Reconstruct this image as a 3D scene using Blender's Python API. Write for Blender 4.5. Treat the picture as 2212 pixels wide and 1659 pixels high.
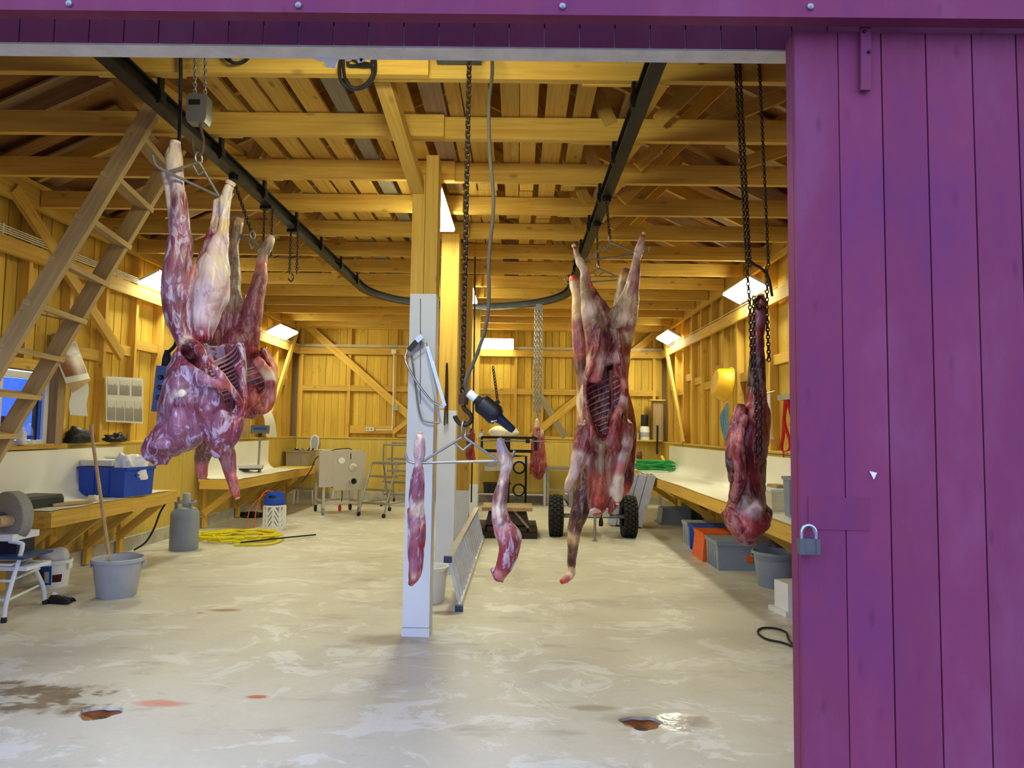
import bpy, bmesh, math, random
import numpy as np
from mathutils import Vector, Matrix, Quaternion

random.seed(7)
S = bpy.context.scene
COL = S.collection
for o in list(bpy.data.objects):
    bpy.data.objects.remove(o)

# ------------------------------------------------------------------ camera
FPX, CX, CY = 1493.6, 1106.0, 829.5
YAW, PITCH, ROLL, EYE = -0.0087, 0.0659, 0.0146, 1.5
_f = np.array([math.sin(YAW)*math.cos(PITCH), math.cos(YAW)*math.cos(PITCH), math.sin(PITCH)])
_r = np.array([math.cos(YAW), -math.sin(YAW), 0.0])
_d = np.cross(_f, _r)
_c, _s = math.cos(ROLL), math.sin(ROLL)
RX, RD, RF = _c*_r-_s*_d, _s*_r+_c*_d, _f
cam_data = bpy.data.cameras.new('camera')
cam_data.sensor_fit = 'HORIZONTAL'; cam_data.sensor_width = 36.0
cam_data.lens = 36.0*FPX/2212.0; cam_data.clip_start = 0.05; cam_data.clip_end = 400
cam = bpy.data.objects.new('camera', cam_data); COL.objects.link(cam)
cam.matrix_world = Matrix(((RX[0], -RD[0], -RF[0], 0), (RX[1], -RD[1], -RF[1], 0), (RX[2], -RD[2], -RF[2], EYE), (0, 0, 0, 1)))
S.camera = cam

# ------------------------------------------------------------------ sky and exposure
SKY = (0.42, 0.55, 1.0); SKY_STRENGTH = 3.1
LAMP_COL = (1.0, 1.04, 0.76); LAMP_POWER = 50.0
world = bpy.data.worlds.new('dusk_sky'); S.world = world; world.use_nodes = True
bg = world.node_tree.nodes['Background']
bg.inputs[0].default_value = (*SKY, 1); bg.inputs[1].default_value = SKY_STRENGTH
vs = S.view_settings
vs.view_transform = 'Standard'; vs.look = 'None'; vs.gamma = 1.0; vs.use_curve_mapping = False
vs.exposure = 0.0

# ------------------------------------------------------------------ photo geometry helpers (metres, X right, Y into the barn, Z up)
def ray(px, py):
    return RX*((px-CX)/FPX) + RD*((py-CY)/FPX) + RF
def at(px, py, Y):
    d = ray(px, py); return Vector(d*(Y/d[1])) + Vector((0, 0, EYE))
def atz(px, py, Z=0.0):
    d = ray(px, py); return Vector(d*((Z-EYE)/d[2])) + Vector((0, 0, EYE))
def atx(px, py, X):
    d = ray(px, py); return Vector(d*(X/d[0])) + Vector((0, 0, EYE))

# ------------------------------------------------------------------ materials
def lin(c):
    return tuple(((v/255.0)/12.92 if v <= 10 else (((v/255.0)+0.055)/1.055)**2.4) for v in c)
MATS = {}
def _mat(name):
    m = bpy.data.materials.new(name); m.use_nodes = True
    nt = m.node_tree; b = nt.nodes['Principled BSDF']
    MATS[name] = m
    return m, nt, b
def N(nt, t, **kw):
    n = nt.nodes.new(t)
    for k, v in kw.items(): setattr(n, k, v)
    return n
def ramp(nt, fac, stops):
    r = N(nt, 'ShaderNodeValToRGB'); e = r.color_ramp.elements
    while len(e) < len(stops): e.new(0.5)
    for i, (p, c) in enumerate(stops):
        e[i].position = p; e[i].color = (*c, 1) if len(c) == 3 else c
    nt.links.new(fac, r.inputs[0]); return r
def mixc(nt, fac, a, b, mode='MIX'):
    m = N(nt, 'ShaderNodeMix', data_type='RGBA', blend_type=mode)
    for sock, v in ((m.inputs[0], fac), (m.inputs[6], a), (m.inputs[7], b)):
        if isinstance(v, (int, float)): sock.default_value = v
        elif isinstance(v, tuple): sock.default_value = (*v, 1)
        else: nt.links.new(v, sock)
    return m.outputs[2]
def math_(nt, op, a, b=None, clamp=False):
    m = N(nt, 'ShaderNodeMath', operation=op); m.use_clamp = clamp
    for i, v in enumerate((a, b)):
        if v is None: continue
        if isinstance(v, (int, float)): m.inputs[i].default_value = v
        else: nt.links.new(v, m.inputs[i])
    return m.outputs[0]
def noise(nt, vec, scale, detail=3, rough=0.55, dist=0.0):
    n = N(nt, 'ShaderNodeTexNoise'); n.inputs['Scale'].default_value = scale
    n.inputs['Detail'].default_value = detail; n.inputs['Roughness'].default_value = rough
    n.inputs['Distortion'].default_value = dist
    if vec is not None: nt.links.new(vec, n.inputs['Vector'])
    return n.outputs['Fac']
def mapping(nt, vec, sc):
    m = N(nt, 'ShaderNodeMapping'); m.inputs['Scale'].default_value = sc
    nt.links.new(vec, m.inputs['Vector']); return m.outputs[0]
def bump(nt, b, h, strength=0.3, dist=0.01):
    n = N(nt, 'ShaderNodeBump'); n.inputs['Strength'].default_value = strength
    n.inputs['Distance'].default_value = dist
    nt.links.new(h, n.inputs['Height']); nt.links.new(n.outputs[0], b.inputs['Normal'])

def wood(name, a, b_, knot=0.55, var=0.30, rough=0.7):
    """sawn timber; grain runs along each piece's local Z, every piece differs a little"""
    m, nt, b = _mat(name)
    tc = N(nt, 'ShaderNodeTexCoord'); oi = N(nt, 'ShaderNodeObjectInfo')
    off = N(nt, 'ShaderNodeVectorMath', operation='SCALE'); off.inputs[0].default_value = (37.1, 51.7, 23.3)
    nt.links.new(oi.outputs['Random'], off.inputs['Scale'])
    add = N(nt, 'ShaderNodeVectorMath', operation='ADD')
    nt.links.new(tc.outputs['Object'], add.inputs[0]); nt.links.new(off.outputs[0], add.inputs[1])
    g = noise(nt, mapping(nt, add.outputs[0], (38, 38, 1.6)), 1.0, 3, 0.6, 0.6)
    blot = noise(nt, mapping(nt, add.outputs[0], (5, 5, 1.8)), 1.0, 2)
    c = mixc(nt, ramp(nt, g, [(0.3, (0, 0, 0)), (0.75, (1, 1, 1))]).outputs[0], a, b_)
    c = mixc(nt, math_(nt, 'MULTIPLY', blot, 0.35), c, tuple(v*0.55 for v in b_))
    vor = N(nt, 'ShaderNodeTexVoronoi'); vor.inputs['Scale'].default_value = 1.0
    nt.links.new(mapping(nt, add.outputs[0], (6.5, 6.5, 3.0)), vor.inputs['Vector'])
    kn = ramp(nt, vor.outputs['Distance'], [(0.05, (1, 1, 1)), (0.15, (0, 0, 0))])
    c = mixc(nt, math_(nt, 'MULTIPLY', kn.outputs[0], knot), c, tuple(v*0.3 for v in b_))
    v = math_(nt, 'ADD', math_(nt, 'MULTIPLY', oi.outputs['Random'], var), 1.0-var*0.6)
    hsv = N(nt, 'ShaderNodeHueSaturation'); nt.links.new(c, hsv.inputs['Color']); nt.links.new(v, hsv.inputs['Value'])
    nt.links.new(hsv.outputs[0], b.inputs['Base Color'])
    b.inputs['Roughness'].default_value = rough
    b.inputs['Specular IOR Level'].default_value = 0.25
    bump(nt, b, g, 0.25, 0.004)
    return m
def plain(name, rgb, rough=0.5, metal=0.0, var=0.12, scale=9.0, dirt=None, bumpy=0.0, spec=0.4, alpha=None, coat=0.0):
    m, nt, b = _mat(name)
    tc = N(nt, 'ShaderNodeTexCoord')
    f = noise(nt, tc.outputs['Object'], scale, 4)
    c0 = rgb; c1 = dirt if dirt else tuple(max(0, v*(1-var*2)) for v in rgb)
    r = ramp(nt, f, [(0.35, c0), (0.8, c1)])
    nt.links.new(r.outputs[0], b.inputs['Base Color'])
    b.inputs['Metallic'].default_value = metal; b.inputs['Specular IOR Level'].default_value = spec
    rr = math_(nt, 'ADD', math_(nt, 'MULTIPLY', f, 0.2), rough-0.1, clamp=True)
    nt.links.new(rr, b.inputs['Roughness'])
    b.inputs['Coat Weight'].default_value = coat
    if bumpy: bump(nt, b, f, bumpy, 0.01)
    if alpha is not None: b.inputs['Alpha'].default_value = alpha
    return m

PINE = wood('pine', lin((232, 192, 92)), lin((208, 156, 58)), var=0.32)
PINE_WALL = wood('pine_wall_boards', lin((236, 198, 84)), lin((212, 164, 58)), knot=0.35, var=0.30)
OLD = wood('weathered_timber', lin((196, 166, 124)), lin((158, 124, 84)), knot=0.3, var=0.5)
LADDERW = wood('ladder_timber', lin((206, 176, 118)), lin((172, 138, 84)), knot=0.3, var=0.2)
ROOFW = wood('roof_sheathing', lin((170, 122, 66)), lin((140, 96, 50)), knot=0.1, var=0.2, rough=0.85)
PLY = wood('plywood', lin((228, 200, 104)), lin((208, 174, 76)), knot=0.25, var=0.12)
GREYW = wood('grey_board', lin((160, 150, 120)), lin((136, 124, 96)), knot=0.2, var=0.4)
TRIMW = plain('weathered_white_trim', lin((232, 222, 206)), 0.75, var=0.12, scale=14, bumpy=0.2)

def paint_red():
    m, nt, b = _mat('red_door_paint')
    g = N(nt, 'ShaderNodeNewGeometry'); oi = N(nt, 'ShaderNodeObjectInfo')
    n1 = noise(nt, mapping(nt, g.outputs['Position'], (2.2, 2.2, 1.0)), 1.6, 5, 0.65)
    n2 = noise(nt, mapping(nt, g.outputs['Position'], (60, 60, 5)), 1.0, 3)
    c = ramp(nt, n1, [(0.3, lin((116, 50, 86))), (0.5, lin((128, 54, 80))), (0.68, lin((132, 66, 92)))]).outputs[0]
    vor = N(nt, 'ShaderNodeTexVoronoi'); vor.inputs['Scale'].default_value = 1
    nt.links.new(mapping(nt, g.outputs['Position'], (9, 9, 3.4)), vor.inputs['Vector'])
    kn = ramp(nt, vor.outputs['Distance'], [(0.04, (1, 1, 1)), (0.12, (0, 0, 0))])
    c = mixc(nt, math_(nt, 'MULTIPLY', kn.outputs[0], 0.45), c, lin((84, 38, 62)))
    v = math_(nt, 'ADD', math_(nt, 'MULTIPLY', oi.outputs['Random'], 0.14), 0.92)
    hsv = N(nt, 'ShaderNodeHueSaturation'); nt.links.new(c, hsv.inputs['Color']); nt.links.new(v, hsv.inputs['Value'])
    nt.links.new(hsv.outputs[0], b.inputs['Base Color'])
    b.inputs['Roughness'].default_value = 0.75; b.inputs['Specular IOR Level'].default_value = 0.2
    bump(nt, b, n2, 0.25, 0.003)
    return m
REDP = paint_red()

def concrete():
    m, nt, b = _mat('worn_concrete')
    g = N(nt, 'ShaderNodeNewGeometry'); P = g.outputs['Position']
    big = noise(nt, P, 0.9, 5, 0.6, 0.4); mid = noise(nt, mapping(nt, P, (1.0, 1.3, 1)), 2.0, 6, 0.7, 1.0); fine = noise(nt, P, 26, 4, 0.7)
    c = ramp(nt, big, [(0.3, lin((196, 188, 168))), (0.55, lin((212, 205, 186))), (0.75, lin((220, 210, 198)))]).outputs[0]
    flake = ramp(nt, mid, [(0.535, (0, 0, 0)), (0.575, (1, 1, 1))])
    c = mixc(nt, math_(nt, 'MULTIPLY', flake.outputs[0], 0.6), c, lin((236, 234, 226)))
    dark = ramp(nt, noise(nt, mapping(nt, P, (0.8, 2.2, 1)), 2.0, 5, 0.7), [(0.56, (0, 0, 0)), (0.70, (1, 1, 1))])
    c = mixc(nt, math_(nt, 'MULTIPLY', dark.outputs[0], 0.5), c, lin((138, 128, 112)))
    c = mixc(nt, math_(nt, 'MULTIPLY', fine, 0.25), c, lin((150, 142, 126)))
    n3 = noise(nt, P, 3.2, 5, 0.65); n4 = noise(nt, P, 8.0, 3)
    sep = N(nt, 'ShaderNodeSeparateXYZ'); nt.links.new(P, sep.inputs[0])
    wet = None
    def blob(x, y, rx, ry, soft, wob):
        dx = math_(nt, 'DIVIDE', math_(nt, 'SUBTRACT', sep.outputs[0], x), rx)
        dy = math_(nt, 'DIVIDE', math_(nt, 'SUBTRACT', sep.outputs[1], y), ry)
        d = math_(nt, 'SQRT', math_(nt, 'ADD', math_(nt, 'MULTIPLY', dx, dx), math_(nt, 'MULTIPLY', dy, dy)))
        d = math_(nt, 'ADD', d, math_(nt, 'MULTIPLY', math_(nt, 'SUBTRACT', n3, 0.5), wob))
        return ramp(nt, d, [(1.0-soft, (1, 1, 1)), (1.0, (0, 0, 0))]).outputs[0]
    pud = blob(-2.95, 3.86, 0.95, 0.26, 0.35, 2.4)
    holes = ramp(nt, noise(nt, mapping(nt, P, (5, 9, 1)), 1.0, 2), [(0.5, (1, 1, 1)), (0.58, (0.15, 0.15, 0.15))]).outputs[0]
    pud = math_(nt, 'MULTIPLY', pud, holes)
    c = mixc(nt, math_(nt, 'MULTIPLY', pud, 0.85), c, lin((112, 88, 58)))
    for (x, y, rx, ry, col, k) in ((-1.92, 3.82, .20, .06, (214, 96, 72), .7), (-1.42, 3.93, .07, .03, (190, 62, 50), .9),
                                   (-2.38, 5.72, .16, .05, (150, 92, 44), .85), (-2.52, 5.62, .04, .02, (120, 70, 40), .8),
                                   (0.45, 3.86, .16, .05, (150, 130, 105), .7), (0.72, 3.72, .30, .10, (128, 112, 90), .6),
                                   (-0.86, 5.02, .32, .16, (140, 116, 100), .6), (-0.55, 5.75, .18, .08, (110, 92, 62), .7)):
        c = mixc(nt, math_(nt, 'MULTIPLY', blob(x, y, rx, ry, 0.5, 1.4), k), c, lin(col))
    nt.links.new(c, b.inputs['Base Color'])
    wet2 = blob(0.86, 3.70, 0.20, 0.16, 0.4, 1.6)
    w = math_(nt, 'ADD', pud, wet2, clamp=True)
    r0 = math_(nt, 'ADD', math_(nt, 'MULTIPLY', mid, -0.45), 0.66)
    r1 = math_(nt, 'MULTIPLY', r0, math_(nt, 'SUBTRACT', 1.0, math_(nt, 'MULTIPLY', w, 0.75)))
    nt.links.new(r1, b.inputs['Roughness'])
    b.inputs['Specular IOR Level'].default_value = 0.5
    h = math_(nt, 'ADD', math_(nt, 'MULTIPLY', flake.outputs[0], 0.5), math_(nt, 'MULTIPLY', n4, 1.2))
    bump(nt, b, h, 0.22, 0.01)
    return m
CONC = concrete()
KERB = plain('kerb_concrete', lin((190, 184, 166)), 0.85, var=0.2, scale=5, bumpy=0.4)
BLACKM = plain('black_steel', lin((34, 33, 32)), 0.45, 0.6, var=0.3)
STEEL = plain('galvanised_steel', lin((158, 158, 154)), 0.42, 0.75, var=0.15)
STAIN = plain('stainless_steel', lin((206, 200, 184)), 0.42, 0.75, var=0.08, scale=3)
CHROME = plain('chromed_steel', lin((180, 184, 190)), 0.22, 0.9, var=0.05)
ALU = plain('aluminium', lin((214, 212, 206)), 0.35, 0.8, var=0.12)
RUSTY = plain('rusty_iron', lin((110, 82, 62)), 0.7, 0.4, dirt=lin((70, 50, 40)))
IRON = plain('dark_iron', lin((60, 54, 48)), 0.5, 0.7, dirt=lin((84, 62, 44)))
GREYP = plain('grey_post_paint', lin((218, 221, 223)), 0.45, var=0.05, scale=4, bumpy=0.08)
WHITE = plain('white_plastic', lin((232, 230, 222)), 0.4, var=0.05)
WHITESHEET = plain('white_bench_sheet', lin((240, 236, 220)), 0.35, var=0.04, scale=3)
GREYPL = plain('grey_plastic', lin((170, 174, 178)), 0.5, var=0.08)
GREYPL2 = plain('blue_grey_plastic', lin((140, 148, 158)), 0.5, var=0.08)
BLUEPL = plain('blue_plastic', lin((24, 70, 178)), 0.4, var=0.1)
ORANGE = plain('orange_plastic', lin((232, 98, 34)), 0.45, var=0.1)
BLACKP = plain('black_plastic', lin((26, 26, 28)), 0.45, var=0.2)
BLACKR = plain('black_rubber', lin((30, 29, 28)), 0.7, var=0.2, bumpy=0.2)
YELLOWH = plain('yellow_hose', lin((232, 214, 20)), 0.4, var=0.1)
GREENH = plain('green_hose', lin((40, 160, 76)), 0.4, var=0.1)
REDW = plain('red_webbing', lin((206, 34, 44)), 0.7, var=0.15)
ROPEB = plain('blue_rope', lin((120, 158, 180)), 0.8, var=0.2, scale=40)
CARD = plain('cardboard', lin((186, 156, 112)), 0.8, var=0.1)
PAPER = plain('paper', lin((232, 228, 214)), 0.8, var=0.04)
YEL = plain('yellow_bucket', lin((226, 176, 30)), 0.45, var=0.1)
BLUEST = plain('blue_steel_paint', lin((46, 72, 110)), 0.4, var=0.15)
DARKBL = plain('dark_blue_plastic', lin((22, 30, 52)), 0.4, var=0.15)
STONE = plain('grindstone', lin((150, 146, 132)), 0.9, var=0.12, scale=60, bumpy=0.3)
CABLEW = plain('white_cable', lin((220, 214, 196)), 0.6, var=0.1)
BONE = plain('bone_end', lin((236, 220, 196)), 0.5, var=0.1, dirt=lin((200, 110, 90)))
RUST = plain('rusted_drain', lin((150, 86, 34)), 0.35, 0.0, dirt=lin((96, 50, 22)), scale=18, bumpy=0.5)
BAG = plain('white_bag', lin((240, 240, 238)), 0.35, var=0.04, bumpy=0.6, scale=14)
def emis(name, rgb, s):
    m, nt, b = _mat(name)
    b.inputs['Base Color'].default_value = (*rgb, 1)
    b.inputs['Emission Color'].default_value = (*rgb, 1); b.inputs['Emission Strength'].default_value = s
    return m
LAMPM = emis('fluorescent_diffuser', LAMP_COL, LAMP_POWER)
def glass():
    m, nt, b = _mat('window_glass')
    out = nt.nodes['Material Output']
    t = N(nt, 'ShaderNodeBsdfTransparent'); t.inputs[0].default_value = (.22, .36, .62, 1); gl = N(nt, 'ShaderNodeBsdfGlossy'); gl.inputs['Roughness'].default_value = 0.02
    mx = N(nt, 'ShaderNodeMixShader'); mx.inputs[0].default_value = 0.08
    nt.links.new(t.outputs[0], mx.inputs[1]); nt.links.new(gl.outputs[0], mx.inputs[2]); nt.links.new(mx.outputs[0], out.inputs[0])
    return m
GLASS = glass()
def film():
    m, nt, b = _mat('clear_plastic_film')
    out = nt.nodes['Material Output']
    t = N(nt, 'ShaderNodeBsdfTransparent')
    b.inputs['Base Color'].default_value = (.9, .9, .88, 1); b.inputs['Roughness'].default_value = 0.15
    mx = N(nt, 'ShaderNodeMixShader'); mx.inputs[0].default_value = 0.14
    nt.links.new(t.outputs[0], mx.inputs[1]); nt.links.new(b.outputs[0], mx.inputs[2]); nt.links.new(mx.outputs[0], out.inputs[0])
    tc = N(nt, 'ShaderNodeTexCoord'); bump(nt, b, noise(nt, tc.outputs['Object'], 30, 3), 0.6, 0.01)
    return m
FILM = film()

# ------------------------------------------------------------------ mesh helpers
class MB:
    def __init__(self): self.v = []; self.f = []; self.sm = []
    def add(self, vs, fs, smooth=False):
        k = len(self.v); self.v += [tuple(v) for v in vs]
        self.f += [tuple(i+k for i in f) for f in fs]; self.sm += [smooth]*len(fs)
        return self
    def box(self, c, s, rot=None, taper=1.0):
        hx, hy, hz = s[0]/2, s[1]/2, s[2]/2
        P = []
        for z in (-1, 1):
            k = taper if z > 0 else 1.0
            for x, y in ((-1, -1), (1, -1), (1, 1), (-1, 1)):
                P.append(Vector((x*hx*k, y*hy*k, z*hz)))
        if rot is not None: P = [rot @ p for p in P]
        P = [p+Vector(c) for p in P]
        return self.add(P, [(3, 2, 1, 0), (4, 5, 6, 7), (0, 1, 5, 4), (1, 2, 6, 5), (2, 3, 7, 6), (3, 0, 4, 7)])
    def bar(self, p0, p1, w, t, up=(0, 0, 1)):
        p0, p1 = Vector(p0), Vector(p1); z = (p1-p0); L = z.length; z.normalize()
        R = frame(z, up)
        return self.box((p0+p1)/2, (w, t, L), R)
    def tube(self, pts, r, seg=8, cap=True, closed=False, flat=1.0):
        pts = [Vector(p) for p in pts]; n = len(pts)
        rs = r if isinstance(r, (list, tuple)) else [r]*n
        vs = []; ref = None
        for i in range(n):
            if closed: t = pts[(i+1) % n]-pts[i-1]
            else: t = pts[min(i+1, n-1)]-pts[max(i-1, 0)]
            if t.length < 1e-9: t = Vector((0, 0, 1))
            t.normalize()
            if ref is None:
                ref = Vector((0, 0, 1)) if abs(t.z) < 0.9 else Vector((1, 0, 0))
                ref = (ref - t*ref.dot(t)).normalized()
            else:
                ref = (ref - t*ref.dot(t))
                ref = ref.normalized() if ref.length > 1e-6 else t.orthogonal().normalized()
            bn = t.cross(ref)
            for k in range(seg):
                a = 2*math.pi*k/seg
                vs.append(pts[i]+(ref*math.cos(a)+bn*math.sin(a)*flat)*rs[i])
        fs = []
        for i in range(n if closed else n-1):
            a, b = i*seg, ((i+1) % n)*seg
            for k in range(seg):
                k2 = (k+1) % seg
                fs.append((a+k, a+k2, b+k2, b+k))
        if cap and not closed:
            fs.append(tuple(reversed(range(seg)))); fs.append(tuple(range((n-1)*seg, n*seg)))
        return self.add(vs, fs, True)
    def lathe(self, prof, c=(0, 0, 0), seg=24, rot=None, cap=True):
        vs = []; n = len(prof)
        for r, z in prof:
            for k in range(seg):
                a = 2*math.pi*k/seg
                p = Vector((r*math.cos(a), r*math.sin(a), z))
                if rot is not None: p = rot @ p
                vs.append(p+Vector(c))
        fs = []
        for i in range(n-1):
            for k in range(seg):
                k2 = (k+1) % seg
                fs.append((i*seg+k, i*seg+k2, (i+1)*seg+k2, (i+1)*seg+k))
        if cap:
            if prof[0][0] > 1e-4: fs.append(tuple(reversed(range(seg))))
            if prof[-1][0] > 1e-4: fs.append(tuple(range((n-1)*seg, n*seg)))
        return self.add(vs, fs, True)
    def sheet(self, rows, thick, nrm):
        """rows: grid of points; thickened along nrm"""
        m, n = len(rows), len(rows[0]); nv = Vector(nrm)*thick
        vs = [Vector(p) for r in rows for p in r]; vs += [p+nv for p in vs]
        k = m*n; fs = []
        for i in range(m-1):
            for j in range(n-1):
                a, b, c, d = i*n+j, i*n+j+1, (i+1)*n+j+1, (i+1)*n+j
                fs.append((a, b, c, d)); fs.append((a+k, d+k, c+k, b+k))
        edge = [i for i in range(n)] + [i*n+n-1 for i in range(1, m)] + [(m-1)*n+j for j in range(n-2, -1, -1)] + [i*n for i in range(m-2, 0, -1)]
        for a, b in zip(edge, edge[1:]+edge[:1]): fs.append((b, a, a+k, b+k))
        return self.add(vs, fs, True)
    def prism(self, poly, axis, d0, d1):
        """poly: 2D points in the plane normal to axis (0=x: (y,z), 1=y: (x,z), 2=z: (x,y))"""
        n = len(poly)
        def mk(p, d):
            return ((d, p[0], p[1]), (p[0], d, p[1]), (p[0], p[1], d))[axis]
        vs = [mk(p, d0) for p in poly]+[mk(p, d1) for p in poly]
        fs = [tuple(reversed(range(n))), tuple(range(n, 2*n))]+[(i, (i+1) % n, (i+1) % n+n, i+n) for i in range(n)]
        return self.add(vs, fs)
    def mesh(self, name):
        me = bpy.data.meshes.new(name); me.from_pydata(self.v, [], self.f)
        me.polygons.foreach_set('use_smooth', self.sm); me.update()
        bm = bmesh.new(); bm.from_mesh(me); bmesh.ops.recalc_face_normals(bm, faces=bm.faces); bm.to_mesh(me); bm.free()
        try: me.set_sharp_from_angle(angle=math.radians(40))
        except Exception: pass
        return me
    def build(self, name, mat, parent=None, loc=None, rot=None):
        me = self.mesh(name); me.materials.append(mat)
        return link(name, me, parent, loc, rot)
def link(name, me, parent=None, loc=None, rot=None):
    o = bpy.data.objects.new(name, me); COL.objects.link(o)
    if parent is not None: o.parent = parent
    if loc is not None: o.location = loc
    if rot is not None: o.rotation_mode = 'QUATERNION'; o.rotation_quaternion = rot
    return o
def frame(z, up=(0, 0, 1)):
    z = Vector(z).normalized(); up = Vector(up)
    if abs(z.dot(up.normalized())) > 0.98: up = Vector((0, 1, 0)) if abs(z.y) < 0.9 else Vector((1, 0, 0))
    y = (up - z*up.dot(z)).normalized(); x = y.cross(z)
    return Matrix((x, y, z)).transposed()
_pc = {}
def plank(name, p0, p1, w, t, mat, parent=None, up=(0, 0, 1), off=(0, 0, 0)):
    """timber from p0 to p1; t measured along up, w across. local Z = length"""
    p0, p1 = Vector(p0), Vector(p1); d = p1-p0; L = d.length
    key = (round(w, 3), round(t, 3), round(L, 2), mat.name)
    if key not in _pc:
        me = MB().box((0, 0, 0), (w, t, round(L, 2))).mesh(name); me.materials.append(mat); _pc[key] = me
    R = frame(d, up)
    return link(name, _pc[key], parent, (p0+p1)/2-Vector(off), R.to_quaternion())
def thing(name, label, cat, loc=(0, 0, 0), rz=0.0, group=None):
    o = bpy.data.objects.new(name, None); COL.objects.link(o)
    o.empty_display_size = 0.1; o.location = loc; o.rotation_euler = (0, 0, rz)
    o['label'] = label; o['category'] = cat
    if group: o['group'] = group
    return o
def tag(o, label, cat, group=None):
    o['label'] = label; o['category'] = cat
    if group: o['group'] = group
    return o
def struct(name):
    o = bpy.data.objects.new(name, None); COL.objects.link(o); o['kind'] = 'structure'; return o
def sobj(o, label=None):
    o['kind'] = 'structure'
    if label: o['label'] = label
    return o
def mb(): return MB()
def bez(pts, n=24):
    """smooth Catmull-Rom through points"""
    P = [Vector(p) for p in pts]; P = [P[0]*2-P[1]]+P+[P[-1]*2-P[-2]]; out = []
    m = len(P)-3
    for i in range(m):
        k = max(2, n//m)
        for j in range(k):
            t = j/k; a, b, c, d = P[i:i+4]
            out.append(0.5*((2*b)+(c-a)*t+(2*a-5*b+4*c-d)*t*t+(3*b-a-3*c+d)*t**3))
    out.append(P[-2]); return out
def text_mesh(body, size, mat, name, parent, loc, R, align='CENTER'):
    cu = bpy.data.curves.new(name, 'FONT'); cu.body = body; cu.size = size; cu.align_x = align; cu.align_y = 'CENTER'; cu.extrude = 0.0004
    tmp = bpy.data.objects.new('tmp_text', cu); COL.objects.link(tmp)
    dg = bpy.context.evaluated_depsgraph_get(); me = bpy.data.meshes.new_from_object(tmp.evaluated_get(dg))
    bpy.data.objects.remove(tmp); bpy.data.curves.remove(cu); me.materials.append(mat)
    return link(name, me, parent, loc, R.to_quaternion())

# ------------------------------------------------------------------ the barn
XL, XR, YB, YF = -4.65, 3.02, 14.46, 2.32
ZR, ZP, RIDGE = 3.17, 3.72, -0.82
JZ = 3.56; JY = [3.08+0.85*i for i in range(14)]
ZW = 1.27   # top of the plywood lining

# floor with two drain holes
def make_floor():
    b = MB(); drains = [(-2.15, 3.68), (0.66, 3.68)]; rad = 0.085; hs = 0.2
    xs = sorted([XL-.3, XR+.3] + [x+s for x, _ in drains for s in (-hs, hs)])
    ys = sorted([2.1, YB+.3, drains[0][1]-hs, drains[0][1]+hs])
    for i in range(len(xs)-1):
        for j in range(len(ys)-1):
            cx, cy = (xs[i]+xs[i+1])/2, (ys[j]+ys[j+1])/2
            dr = [d for d in drains if abs(d[0]-cx) < .01 and abs(d[1]-cy) < .01]
            if not dr:
                b.add([(xs[i], ys[j], 0), (xs[i+1], ys[j], 0), (xs[i+1], ys[j+1], 0), (xs[i], ys[j+1], 0)], [(0, 1, 2, 3)])
            else:
                n = 32; vs = []
                for k in range(n):
                    a = 2*math.pi*(k+.5)/n - math.pi/4 - math.pi/n; c, s = math.cos(a), math.sin(a)
                    m = hs/max(abs(c), abs(s)); w = rad*(1+.10*math.sin(3*a)+.06*math.sin(7*a+1))
                    vs.append((cx+c*m, cy+s*m, 0)); vs.append((cx+c*w*1.25, cy+s*w, 0)); vs.append((cx+c*w*1.2, cy+s*w*.95, -.014))
                fs = []
                for k in range(n):
                    a, c = 3*k, 3*((k+1) % n)
                    fs += [(a, c, c+1, a+1), (a+1, c+1, c+2, a+2)]
                b.add(vs, fs)
    o = b.build('floor', CONC); sobj(o)
    for i, (x, y) in enumerate(drains):
        d = MB().lathe([(0.0, -.040), (.03, -.038), (.055, -.032), (.085, -.022), (.125, -.012)], (x, y, 0), 28, cap=False).build('drain_bowl', RUST)
        tag(d, 'rusty round floor drain beside the brown puddle' if i == 0 else 'rusty round floor drain next to the shiny wet patch', 'drain', 'floor drains')
        MB().lathe([(.0, -.036), (.035, -.033), (.036, -.037)], (0, 0, 0), 18, cap=False).build('drain_grate', IRON if i == 0 else RUSTY, d, (x, y, 0))
make_floor()
g = MB().add([(-60, -80, -.03), (60, -80, -.03), (60, 2.15, -.03), (-60, 2.15, -.03)], [(0, 1, 2, 3)]).build('ground_outside', plain('gravel', lin((140, 138, 134)), 0.95, var=0.3, scale=40)); sobj(g)
g = MB().add([(-90, 2.15, -.05), (XL-.25, 2.15, -.05), (XL-.25, 60, -.05), (-90, 60, -.05)], [(0, 1, 2, 3)]).build('field_outside', plain('dark_grass', lin((40, 52, 40)), 0.95, var=0.3, scale=3)); sobj(g)
hill = MB()
prof = [(-.2, 0)]+[(y, 3.4+1.3*math.sin(y*.11+1)+.5*math.sin(y*.31)) for y in range(0, 46, 3)]+[(45.2, 0)]
hill.prism(prof, 0, -44, -38); sobj(hill.build('hill_outside', plain('dusk_hill', lin((38, 54, 84)), 0.95, var=0.2, scale=1)))

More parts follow.
